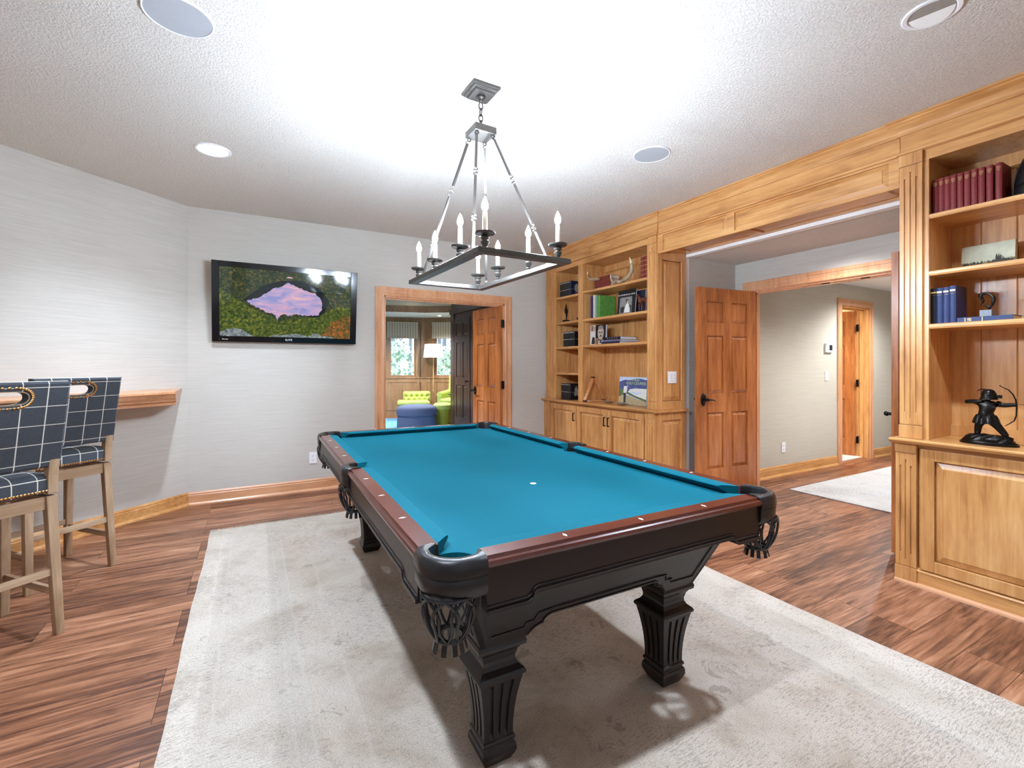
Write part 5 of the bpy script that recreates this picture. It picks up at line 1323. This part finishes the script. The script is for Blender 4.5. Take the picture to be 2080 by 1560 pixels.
flatbook(3.795, 4.085, 3.455, z + .0225, .018, .275, 'thin grey-violet book in the middle of the flat stack', 'book_grey', g, False, 'page_white')
flatbook(3.80, 4.035, 3.46, z + .041, .032, .24, 'dark photo-spined book on top of the flat stack', 'book_navy', g, 'g', 'page_white')
# counter: ball rack, chalk, dishes, golf book
z = SH['c']
r = thing('ball_rack', 'wooden triangle ball rack leaning upright against the bay divider', 'ball rack', (3.53, 4.335, z))
A, B, C_ = Vector((-.142, -.012, .009)), Vector((.150, -.012, .009)), Vector((.004, .008, .292))
nrm = Vector((0, .024, 0)); ctr = (A + B + C_) / 3
for nm, p, q in (('side_rail', A, C_), ('side_rail', C_, B), ('bottom_rail', A, B)):
    mb = MB(); dd = (q - p).normalized(); inw = (ctr - p) - dd * (ctr - p).dot(dd); inw.normalize(); inw *= .006
    mb.loft([[tuple(c + s1 * nrm + s2 * inw) for s1, s2 in ((-1, -1), (1, -1), (1, 1), (-1, 1))] for c in (p + dd * .012, q - dd * .012)])
    build(mb, nm, 'rack_wood', r)
for c in (A, B, C_):
    mb = MB(); mb.T = Matrix.Translation(c + (ctr - c).normalized() * .008); mb.box(-.014, .014, -.025, .025, -.010, .012); build(mb, 'corner_block', 'horse_brown', r, bevel=.003)
r = thing('chalk_cube', 'small pale chalk cube beside the ball rack', 'chalk', (3.43, 4.315, z)); build(MB().box(-.012, .012, -.012, .012, 0, .022), 'wrapper', 'chalk_blue', r, bevel=.001); build(MB().lathe([(.008, .0221), (.004, .020), (0, .0195)], (0, 0, 0), 10), 'chalk_face', 'page_white', r)
def dish(label, loc):
    r = thing('silver_dish', label, 'dish', loc, 0, 'silver dishes on the left counter')
    build(MB().lathe([(0, .004), (.03, .004), (.034, .006), (.05, .020), (.066, .026), (.068, .024), (.052, .017), (.036, .002), (.028, 0), (0, 0)], (0, 0, 0), 28), 'bowl', 'silver', r, smooth=True)
    mb = MB()
    for a in (PI / 2, -PI / 2): mb.box(-.009, .009, .062 if a > 0 else -.085, .085 if a > 0 else -.062, .0235, .026)
    build(mb, 'handle_tab', 'silver', r)
    return r
dish('shallow silver dish nearer the ball rack', (3.53, 4.075, z)); dish('shallow silver dish nearer the golf book', (3.47, 3.80, z))
def deco_golf(r, o, M, w, h):
    global W0, H0; W0, H0 = w, h
    mb = MB(); mb.T = M
    fl(mb, [(0, 0), (1, 0), (1, 1), (0, 1)], .0005, 0)
    fl(mb, [(0, .66), (1, .66), (1, .90), (.9, .92), (.78, .95), (.62, .95), (.5, .92), (.36, .88), (.22, .90), (.1, .86), (0, .82)], .0008, 1)
    fl(mb, [(0, .35), (.4, .5), (1, .58), (1, .72), (0, .70)], .0010, 1)
    fl(mb, [(.30, .40), (.5, .34), (1, .22), (1, .60), (.6, .60), (.4, .56)], .0013, 2)
    fl(mb, [(.45, .50), (.7, .45), (.9, .46), (.75, .41), (.62, .36), (.52, .42), (.4, .44)], .0015, 0)
    fl(mb, [(0, .28), (.28, .40), (.45, .33), (.7, .24), (1, .14), (1, .22), (.6, .34), (.3, .48), (.1, .56), (0, .55)], .0016, 3)
    fl(mb, [(0, 0), (1, 0), (1, .16), (.7, .22), (.4, .32), (.2, .36), (0, .30)], .0014, 4)
    fl(mb, [(.19, .06), (.26, .06), (.27, .42), (.18, .42)], .0019, 5); fl(mb, [(.17, .42), (.29, .42), (.31, .60), (.27, .68), (.18, .66)], .0021, 2)
    fl(mb, ell(.225, .71, .025, .03), .0022, 5)
    fl(mb, [(.27, .64), (.33, .70), (.345, .69), (.29, .62)], .0021, 2)
    build(mb, 'cover_photo', ['photo_sky', 'photo_hill', 'ink_white', 'photo_grass', 'photo_sand', 'photo_dark'], o)
    text('WORLD', 'cover_title', 'title_green', .034, M @ Matrix.Translation((-.003, w * -.08, h * .895)) @ TXM, o)
    text('GOLF COURSES', 'cover_title', 'title_green', .040, M @ Matrix.Translation((-.003, w * -.12, h * .775)) @ TXM, o)
coverbook('large World Golf Courses book with a golfer on its cover, standing face out', 3.735, 3.565, z + .003, .40, .30, .03, .07, 'page_white', 0.03, deco_golf)
coverbook('white-edged tall book standing behind the golf book', 3.53, 3.62, z + .001, .17, .27, .028, .02, 'book_navy', 0.0)
# narrow bay
def series(n, y0, t, z, h, label_f, group, cov='book_black', line_z=.47, photo=True):
    src = None
    for i in range(n):
        y = y0 - t * i
        if src is None:
            src = thing('book', label_f(i), 'book', (3.45, y, z), 0, group)
            build(MB().box(0, .14, -t / 2 + .0008, t / 2 - .0008, 0, h), 'case', cov, src)
            mb = MB(); mb.box(-.0008, .001, -t / 2, t / 2, h * line_z, h * line_z + .003); mb.box(-.0008, .001, -t * .3, t * .3, h * .91, h * .95)
            build(mb, 'spine_print', 'ink_white', src)
        else: dup(src, (3.45, y, z), 0, label_f(i))
    # the last one shows its printed side
    y = y0 - t * n; r = thing('book', label_f(n), 'book', (3.45, y, z), 0, group)
    build(MB().box(0, .14, -t / 2 + .0008, t / 2 - .0008, 0, h), 'case', 'book_navy' if cov == 'book_black' and line_z < .46 else cov, r)
    mb = MB(); yy = -t / 2 - .0003
    mb.add([(.0, yy, h * line_z), (.14, yy, h * line_z), (.14, yy, h * line_z + .003), (0, yy, h * line_z + .003)], [(0, 1, 2, 3)])
    rnd = random.Random(n)
    pts = []
    for k in range(26):
        a_ = 2 * PI * k / 26; q = rnd.uniform(.55, 1.0); pts.append((.085 + .045 * q * math.cos(a_), yy - .0002, h * .52 + h * .36 * q * math.sin(a_)))
    mb.add(pts, [tuple(range(26))])
    mb.box(-.0008, .001, -t / 2, t / 2, h * line_z, h * line_z + .003); mb.box(-.0008, .001, -t * .3, t * .3, h * .91, h * .95)
    build(mb, 'printed_cover', 'photo_grey', r)
def ordn(n, where):
    def f(i):
        if i == 0: return 'black-spined book at the left end of the row, ' + where
        if i == n: return 'book at the right end with its printed side showing, ' + where
        return 'black-spined book number %s from the left, ' % ['one', 'two', 'three', 'four', 'five', 'six', 'seven', 'eight', 'nine'][i] + where
    return f
series(6, 4.882, .034, 2.141, .185, ordn(6, 'top shelf of narrow bay'), 'black series books on the top narrow shelf', line_z=.44)
series(8, 4.815, .0265, 1.513, .185, ordn(8, 'third shelf of narrow bay'), 'black series books on the third narrow shelf', line_z=.47)
series(4, 4.85, .040, .851, .2, ordn(4, 'counter of narrow bay'), 'black series books on the counter in the narrow bay', line_z=.47)
r = thing('dancer_figurine', 'slim dark figurine on a square base in the narrow bay', 'figurine', (3.53, 4.88, 1.826))
build(MB().box(-.032, .032, -.032, .032, 0, .034), 'base', 'ink_black', r, bevel=.001)
P = [(0, 0, .03), (0, -.006, .07), (0, -.012, .105), (0, 0, .135), (0, .010, .165), (0, .004, .190), (0, -.012, .165), (0, .002, .215), (0, .002, .245), (0, -.030, .145), (0, .028, .155)]
skin('figure', 'bronze', r, P, [(0, 1), (1, 2), (2, 3), (3, 4), (4, 5), (3, 6), (5, 7), (7, 8), (6, 9), (4, 10)], [.006, .008, .012, .02, .02, .012, .016, .008, .004, .012, .012], 2, 3)
r = thing('trinket_box', 'small dark glossy box behind the dancer figurine', 'box', (3.55, 4.56, 1.826))
build(MB().box(-.05, .05, -.055, .055, 0, .034), 'box_body', 'black_gloss', r, bevel=.002); build(MB().box(-.052, .052, -.057, .057, .034, .042), 'lid', 'photo_dark', r, bevel=.002); build(MB().box(-.051, -.05, -.04, .03, .008, .026), 'label_plate', 'photo_grey', r)
# ------------------------------------------------------------------ ceiling fittings
def speaker_disc(label, x, y, r_):
    r = thing('ceiling_speaker', label, 'ceiling speaker', (x, y, CZ))
    build(MB().lathe([(r_ - .006, -.0), (r_, -.0), (r_, -.004), (r_ - .003, -.007), (r_ - .008, -.006), (r_ - .008, -.001)], (0, 0, 0), 48), 'rim', 'white_plastic', r, smooth=True)
    build(MB().lathe([(0, -.0045), (r_ - .008, -.0045), (r_ - .008, -.001), (0, -.001)], (0, 0, 0), 48), 'grille', 'speaker_grille', r)
speaker_disc('round white ceiling speaker cropped by the top edge of the photo', -.262, 2.374, .127)
speaker_disc('round white ceiling speaker between chandelier and book cases', 2.412, 2.334, .124)
def downlight(label, x, y, r_, glow='lamp_glow', z=CZ, eyeball=False, hidden=False):
    r = thing('recessed_downlight', label, 'downlight', (x, y, z))
    build(MB().lathe([(r_ - .022, .0), (r_, .0), (r_, -.003), (r_ - .004, -.006), (r_ - .018, -.005), (r_ - .022, -.001)], (0, 0, 0), 40), 'trim_ring', 'white_plastic', r, smooth=True)
    if not eyeball:
        build(MB().lathe([(0, -.002), (r_ - .022, -.002), (r_ - .022, -.0005), (0, -.0005)], (0, 0, 0), 32), 'lens', glow, r)
    else:
        # tilted gimbal: dark well with a white baffle leaf
        build(MB().lathe([(0, -.0015), (r_ - .022, -.0015), (r_ - .022, -.0005), (0, -.0005)], (0, 0, 0), 32), 'well', 'baffle_grey', r)
        n = 20; q = r_ - .024
        top = [(q * math.cos(t_), q * math.sin(t_)) for t_ in [math.radians(-75) + math.radians(180) * k / n for k in range(n + 1)]]
        mb = MB(); mb.loft([[(a, b_, -.002) for a, b_ in top], [(a * .97, b_ * .97, -.014 * max(0, .2 + (a * math.cos(math.radians(15)) + b_ * math.sin(math.radians(15))) / q * .8)) for a, b_ in top]])
        build(mb, 'tilted_baffle', 'white_paint', r)
    return r
downlight('lit round recessed downlight above the television corner', -.222, 3.738, .108)
downlight('recessed downlight with tilted white baffle near the right case', 2.452, .832, .098, eyeball=True)
for i, (dx, dy) in enumerate(((-0.24, 0.84), (0.9, -1.6))):
    downlight(['lit downlight above the viewer, left of the billiard table', 'added unseen fill downlight behind the viewer, in the middle'][i], dx, dy, .1)  # rear fixture is made up to house the added fill beam
downlight('lit downlight in the hall ceiling nearest the small door', 6.9, 2.45, .09, 'lamp_glow', 2.345); downlight('lit downlight in the hall ceiling near the double doorway', 5.6, 1.6, .09, 'lamp_glow', 2.345)

# ------------------------------------------------------------------ library beyond the doorway
# bay walls: A-B faces the doorway, B-C turns away to the right
def wall_run(name, A, B, wins, wn0, thick=.12, sill=.98, head=2.06, mat='library_wood'):
    """wall from A to B (interior on the right-hand... normal nI points into room); wins = [(s0,s1)]"""
    A, B = Vector((A[0], A[1], 0)), Vector((B[0], B[1], 0)); d = (B - A); L0 = d.length; d.normalize(); nI = Vector((d.y, -d.x, 0))
    if nI.y > 0: nI = -nI
    M = frame(tuple(A), tuple(d), tuple(-nI), (0, 0, 1))     # x along, y outward
    mb = MB(); mb.T = M
    e = [0] + [q for w_ in wins for q in w_] + [L0]
    for a, b_ in zip(e[0::2], e[1::2]): mb.box(a, b_, 0, thick, 0, 2.75)
    for a, b_ in wins: mb.box(a, b_, 0, thick, 0, sill); mb.box(a, b_, 0, thick, head, 2.75)
    struct(mb, name, mat)
    # sill rail, base and wainscot frames
    mb = MB(); mb.T = M
    mb.box(0, L0, -.03, 0, .955, .985); mb.box(0, L0, -.018, 0, 0, .20); mb.box(0, L0, -.028, -.018, .17, .20); mb.box(0, L0, -.012, 0, .86, .955); mb.box(0, L0, -.014, 0, 2.36, 2.47)
    for a in [0.0] + [q for w_ in wins for q in (w_[0] - .12, w_[1] + .02)] + [L0 - .1]:
        if 0 <= a <= L0 - .08: mb.box(a, a + .1, -.012, 0, .2, .86); mb.box(a, a + .1, -.012, 0, .985, 2.36)
    struct(mb, name.replace('wall', 'trim'), 'library_wood')
    for k, (a, b_) in enumerate(wins):
        r = thing('window_%d' % (wn0 + k), None, None, tuple(A), kind='structure')
        mb = MB(); mb.T = frame((0, 0, 0), tuple(d), tuple(-nI), (0, 0, 1))
        f = .055
        mb.box(a, a + f, .03, .09, sill, head).box(b_ - f, b_, .03, .09, sill, head).box(a + f, b_ - f, .03, .09, sill, sill + f).box(a + f, b_ - f, .03, .09, head - f, head)
        mb.box(a - .05, a, -.016, 0, sill, head + .05).box(b_, b_ + .05, -.016, 0, sill, head + .05).box(a - .05, b_ + .05, -.016, 0, head, head + .05)
        build(mb, 'sash', 'library_wood', r)
        mb = MB(); mb.T = frame((0, 0, 0), tuple(d), tuple(-nI), (0, 0, 1)); mb.box(a + f, b_ - f, .058, .062, sill + f, head - f); build(mb, 'pane', 'window_glass', r)
        c = A + d * ((a + b_) / 2)
        s = thing('roman_shade', ['woven roman shade on the left window of the far room', 'gathered woven roman shade on the right window behind the lamp', 'woven roman shade on a hidden library window'][min(2, len([o for o in bpy.data.objects if o.name.startswith('roman_shade')]))], 'window shade', tuple(c + Vector((0, 0, 2.35))), math.atan2(d.y, d.x))
        w2 = (b_ - a) / 2 + .05
        mb = MB().box(-w2, w2, -.05, -.035, -.36, 0)
        for q in range(3): mb.prism([(-.075 + .01 * q, -.40 + .05 * q), (-.03, -.41 + .05 * q), (-.03, -.34 + .05 * q), (-.055, -.33 + .05 * q)], 'x', -w2, w2)
        build(mb, 'fabric', 'woven_shade', s); build(MB().box(-w2, w2, -.07, -.014, -.06, .0), 'valance', 'woven_shade', s)
A0, B0, C0 = (1.30, 11.92), (3.78, 11.28), (5.5, 10.15)
wall_run('wall_library_far', A0, B0, [(1.72, 2.38)], 10)
wall_run('wall_library_bay', B0, C0, [(.28, 1.25)], 12)
struct(MB().box(3.70, 3.82, 5.3, 9.22, 0, CZ), 'wall_library_right', 'shade_brown_wood')
struct(MB().box(3.82, 6.2, 9.10, 9.22, 0, CZ), 'wall_library_alcove', 'shade_brown_wood')
struct(MB().box(-.95, -.85, 5.3, 12.2, 0, CZ), 'wall_library_left', 'library_wood')
struct(MB().box(-.95, 1.35, 11.9, 12.0, 0, CZ), 'wall_library_back', 'library_wood')
struct(MB().box(5.5, 5.6, 9.22, 10.3, 0, CZ), 'wall_library_side', 'library_wood')
struct(MB().box(-.95, 6.2, 5.3, 12.6, CZ, CZ + .06), 'ceiling_library', 'white_paint')
# dropped soffit ring with cream band and wood crown facing the room
mb = MB()
inn = [(1.0, 10.72), (3.42, 10.10), (4.3, 9.50)]; outp = [(1.0, 12.2), (3.9, 11.6), (5.7, 10.3)]
mb.loft([[(inn[k][0], inn[k][1], 2.47), (outp[k][0], outp[k][1], 2.47), (outp[k][0], outp[k][1], CZ - .001), (inn[k][0], inn[k][1], CZ - .001)] for k in range(3)])
struct(mb, 'ceiling_library_soffit', 'white_paint')
mb = MB(); m2 = MB()
def offp(p, t): return (p[0] - t * .3, p[1] - t * .95)
mb.loft([[(*offp(p, t), z) for t, z in ((.0, 2.60), (.0, 2.46), (.03, 2.46), (.03, 2.50), (.05, 2.56), (.06, 2.60))] for p in inn]); struct(mb, 'trim_10', 'library_wood')
m2.loft([[(*offp(p, t), z) for t, z in ((.0, CZ - .002), (.0, 2.601), (.04, 2.601), (.05, 2.65), (.02, CZ - .002))] for p in inn]); struct(m2, 'trim_11', 'cream_paint')
downlight('lit downlight in the raised ceiling of the far room', 3.05, 9.85, .07, 'lamp_glow', CZ); downlight('lit downlight in the lower soffit of the far room', 3.95, 10.6, .06, 'lamp_glow', 2.469)
# cupboard doors on the library's right wall, shade put into their brown
def dark_door(y0, y1, label, vis):
    r = thing('door_%d' % vis, None, None, (3.70, (y0 + y1) / 2, .02), kind='structure')
    w = y1 - y0; h = 2.20; x = -.035
    mb = MB(); st = .10
    for a, b_ in ((-w / 2, -w / 2 + st), (-.045, .045), (w / 2 - st, w / 2)): mb.box(x, 0, a, b_, 0, h)
    zs = [(.22, .86), (1.02, 1.72), (1.86, 2.10)]; zz_ = [0] + [q for p in zs for q in p] + [h]
    for a, b_ in zip(zz_[0::2], zz_[1::2]):
        for c0, c1 in ((-w / 2 + st, -.045), (.045, w / 2 - st)): mb.box(x, 0, c0, c1, a, b_)
    build(mb, 'leaf', 'shade_brown_wood', r)
    for a, b_ in zs:
        for c0, c1 in ((-w / 2 + st, -.045), (.045, w / 2 - st)):
            m_ = MB(); m_.raised(c0, c1, a, b_, x + .016, x + .006, .03, 'x'); build(m_, 'panel', 'shade_brown_wood', r)
    for z in (.25, 1.05, 1.95):
        build(MB().box(x - .003, x, w / 2 - .005, w / 2 + .02, z - .05, z + .05), 'hinge', 'black_iron', r)
    mb = MB(); hy = -w / 2 + .06; mb.tube([(x, hy, .95), (x - .05, hy, .95)], .010, 8); mb.sphere((x - .055, hy, .95), .022, 8); build(mb, 'knob', 'black_iron', r, smooth=True)
dark_door(8.20, 8.98, 'brown panel door with painted-in shade beyond the open library door', 5)
dark_door(7.36, 8.16, 'brown panel door with painted-in shade mostly hidden by the open library door', 6)
struct(MB().box(3.655, 3.70, 5.32, 9.22, 2.34, 2.44), 'trim_12', 'shade_brown_wood')
struct(MB().box(3.68, 3.70, 9.04, 9.22, 0, 2.34), 'trim_13', 'shade_brown_wood')
# blue rug, ottoman, chairs, lamp, side table
single(MB().box(-1.4, 1.4, -2.3, 2.3, .001, .012), 'library_rug', 'blue_rug', 'bright blue rug on the floor of the far room', 'rug', (2.2, 8.85, 0), bevel=.003)
r = thing('ottoman', 'round blue upholstered ottoman with a skirt in the far room', 'ottoman', (2.99, 9.35, .012))
n = 48
def ringp(r_, z, f=0.0): return [(r_ * (1 + f * math.cos(24 * 2 * PI * k / n)) * math.cos(2 * PI * k / n), r_ * (1 + f * math.cos(24 * 2 * PI * k / n)) * math.sin(2 * PI * k / n), z) for k in range(n)]
build(MB().loft([ringp(.40, 0, .008), ringp(.395, .1, .006), ringp(.385, .25, .002)]), 'skirt', 'blue_tweed', r, smooth=True)
build(MB().loft([ringp(.38, .245), ringp(.402, .26), ringp(.41, .30), ringp(.41, .36), ringp(.40, .40), ringp(.37, .425), ringp(.30, .445), ringp(.15, .455), ringp(.02, .457)]), 'cushion', 'blue_tweed', r, smooth=True)
build(MB().tube([(.408 * math.cos(2 * PI * k / 40), .408 * math.sin(2 * PI * k / 40), .262) for k in range(40)], .006, 6, closed=True), 'piping', 'blue_tweed', r)
def rbox(mb, x0, x1, y0, y1, z0, z1, e=.03):
    def q(i_, z): return [(x0 + i_, y0 + i_, z), (x1 - i_, y0 + i_, z), (x1 - i_, y1 - i_, z), (x0 + i_, y1 - i_, z)]
    return mb.loft([q(e, z0), q(0, z0 + e), q(0, z1 - e), q(e, z1)])
def tufted(w, h, rows, cols, depth):
    """front-facing (-y) tufted cushion, x width w, z height h"""
    mb = MB(); nx, nz = cols * 6, rows * 6; vs = []; fs = []
    for j in range(nz + 1):
        for i in range(nx + 1):
            u, v = i / nx, j / nz; d_ = 1e9
            for rr in range(rows + 1):
                for cc_ in range(cols + 1):
                    cx, cz = (cc_ + (.5 if rr % 2 else 0)) / cols, (rr + .0) / rows
                    d_ = min(d_, math.hypot((u - cx) * w, (v - cz) * h))
            b_ = depth * (min(1, d_ / .055) ** .7); ed = min(u, 1 - u, v, 1 - v) * 12; b_ *= min(1, ed + .2)
            vs.append((-w / 2 + u * w, -b_, v * h))
    for j in range(nz):
        for i in range(nx): a = j * (nx + 1) + i; fs.append((a, a + 1, a + nx + 2, a + nx + 1))
    mb.add(vs, fs); return mb
r = thing('tufted_armchair', 'lime green button-tufted armchair in the bay of the far room', 'armchair', (4.28, 10.30, .012), math.radians(-42))
build(rbox(MB(), -.36, .36, -.36, .34, .12, .40, .03), 'seat_frame', 'lime_velvet', r)
build(rbox(MB(), -.25, .25, -.46, .26, .385, .50, .035), 'seat_cushion', 'lime_velvet', r)
for sx in (-1, 1):
    mb = MB(); x0, x1 = (sx * .36, sx * .25) if sx < 0 else (.25, .36); rbox(mb, min(x0, x1), max(x0, x1), -.36, .30, .38, .58, .02); mb.tube([(sx * .31, -.37, .585), (sx * .31, 0, .60), (sx * .31, .3, .62)], .065, 12); build(mb, 'arm', 'lime_velvet', r, smooth=True)
mb = tufted(.56, .55, 4, 4, .07); mb.v = [Matrix.Translation((0, .24, .47)) @ Matrix.Rotation(-.16, 4, 'X') @ v for v in mb.v]; build(mb, 'tufting', 'lime_velvet', r, smooth=True)
mb = MB(); mb.T = Matrix.Translation((0, .24, .40)) @ Matrix.Rotation(-.16, 4, 'X'); rbox(mb, -.32, .32, -.005, .13, 0, .66, .04); build(mb, 'back_frame', 'lime_velvet', r)
for sx in (-.31, .31):
    for sy in (-.31, .29): build(MB().loft([[(sx - .012, sy - .012, 0), (sx + .012, sy - .012, 0), (sx + .012, sy + .012, 0), (sx - .012, sy + .012, 0)], [(sx - .022, sy - .022, .125), (sx + .022, sy - .022, .125), (sx + .022, sy + .022, .125), (sx - .022, sy + .022, .125)]]), 'leg', 'ink_black', r)
r = thing('tufted_chaise', 'low pale green tufted seat stretching left of the armchair', 'chaise', (3.34, 10.74, .012), math.radians(-14))
build(rbox(MB(), -.34, .36, -.28, .22, .12, .36, .03), 'seat_frame', 'lime_velvet', r); build(rbox(MB(), -.36, .37, -.31, .16, .34, .45, .035), 'seat_cushion', 'lime_velvet', r)
mb = tufted(.62, .20, 2, 5, .06); mb.v = [Matrix.Translation((.10, .17, .43)) @ v for v in mb.v]; build(mb, 'tufting', 'lime_velvet', r, smooth=True); build(rbox(MB(), -.22, .42, .165, .25, .40, .645, .03), 'back_frame', 'lime_velvet', r)
for sx in (-.3, .32):
    for sy in (-.24, .18): build(MB().box(sx - .018, sx + .018, sy - .018, sy + .018, 0, .125), 'leg', 'ink_black', r)
r = thing('footstool', 'yellow-green upholstered stool at the edge of the dark wall', 'ottoman', (3.60, 9.48, .012))
build(MB().loft([ringp(.15, 0, .01), ringp(.17, .2, .006), ringp(.19, .33)]), 'skirt', 'lime_dark', r, smooth=True); build(MB().loft([ringp(.19, .33), ringp(.205, .36), ringp(.20, .42), ringp(.16, .455), ringp(.02, .465)]), 'cushion', 'lime_velvet', r, smooth=True)
r = thing('floor_lamp', 'slim brass floor lamp with a white drum shade in the bay', 'floor lamp', (3.93, 10.98, .0))
build(MB().lathe([(.13, 0), (.13, .012), (.11, .02), (.02, .03), (.012, .05), (0, .05)], (0, 0, 0), 24), 'base', 'gilt', r, smooth=True)
build(MB().lathe([(.009, .04), (.009, .60), (.018, .62), (.018, .66), (.009, .68), (.009, 1.50), (0, 1.5)], (0, 0, 0), 12), 'pole', 'gilt', r, smooth=True)
mb = MB(); n = 32
mb.loft([[(q * math.cos(2 * PI * k / n), q * math.sin(2 * PI * k / n), z) for k in range(n)] for q, z in ((.245, 1.47), (.215, 1.80), (.213, 1.80), (.243, 1.47))], cap=False, closed=True); build(mb, 'lamp_shade', 'shade_glow', r, smooth=True)
r = thing('side_table', 'thin black side table beside the armchair', 'side table', (3.93, 9.62, .012))
build(MB().lathe([(0, .62), (.14, .62), (.14, .635), (0, .635)], (0, 0, 0), 24), 'table_top', 'black_iron', r); build(MB().lathe([(.008, .01), (.008, .62)], (0, 0, 0), 8), 'stem', 'black_iron', r); build(MB().lathe([(0, 0), (.11, 0), (.11, .012), (0, .014)], (0, 0, 0), 24), 'base', 'black_iron', r)

# ------------------------------------------------------------------ garden outside the bay windows
struct(MB().box(-6, 18, 12.7, 40, -.5, -.4), 'ground', 'outdoor_ground')
rnd = random.Random(11)
def tree(x, y, h, r_, k):
    t = thing('tree', 'thin bare blue-grey tree trunk outside the far windows', 'tree', (x, y, -.4), 0, 'trees outside the library windows')
    build(MB().tube([(0, 0, 0), (.05, 0, h * .5), (-.03, .1, h)], r_, 8, taper=[r_, r_ * .8, r_ * .5]), 'trunk', 'tree_bark', t, smooth=True)
    for i in range(5):
        z = h * rnd.uniform(.3, .9); a = rnd.uniform(0, 6.28); l = rnd.uniform(.3, .55)
        build(MB().tube([(0, 0, z), (l * .5 * math.cos(a), l * .5 * math.sin(a), z + l * .4), (l * math.cos(a), l * math.sin(a), z + l * .9)], .03, 6, taper=[r_ * .4, r_ * .25, .01]), 'branch', 'tree_bark', t)
for i, (x, y) in enumerate(((5, 20), (6.2, 22.5), (7.4, 20), (8.6, 22.5), (9.8, 20.2), (6.9, 26), (5.7, 18.8), (8.2, 18.6))): tree(x, y, 7, rnd.uniform(.08, .15), i)
def shrub(x, y, s, mat, lab):
    t = thing('shrub', lab, 'shrub', (x, y, -.4), 0, 'shrubs outside the library windows')
    mb = MB(); m2 = MB()
    for i in range(760):
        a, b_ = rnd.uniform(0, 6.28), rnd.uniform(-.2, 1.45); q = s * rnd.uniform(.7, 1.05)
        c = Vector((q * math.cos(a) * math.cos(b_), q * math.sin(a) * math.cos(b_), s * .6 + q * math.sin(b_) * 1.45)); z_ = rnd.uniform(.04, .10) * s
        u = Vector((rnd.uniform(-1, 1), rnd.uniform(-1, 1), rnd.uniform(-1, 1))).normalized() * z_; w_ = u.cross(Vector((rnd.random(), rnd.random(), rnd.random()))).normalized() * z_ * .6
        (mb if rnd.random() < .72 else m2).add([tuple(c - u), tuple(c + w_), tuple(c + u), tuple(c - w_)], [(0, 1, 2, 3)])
    o = build(mb, 'foliage', mat, t); o['kind'] = 'stuff'; o = build(m2, 'darker_leaves', 'dark_leaf', t); o['kind'] = 'stuff'  # a random share of leaves takes the darker green
    build(MB().tube([(0, 0, 0), (0, 0, s * .8)], .04, 6), 'stem', 'tree_bark', t)
for x, y, s_ in ((3.3, 14.6, 1.0), (5.5, 14.5, 1.05), (4.45, 16.8, 1.25), (7.2, 16.9, 1.3)): shrub(x, y, s_, 'pale_leaf', 'pale leafy shrub in bright daylight outside the far windows')
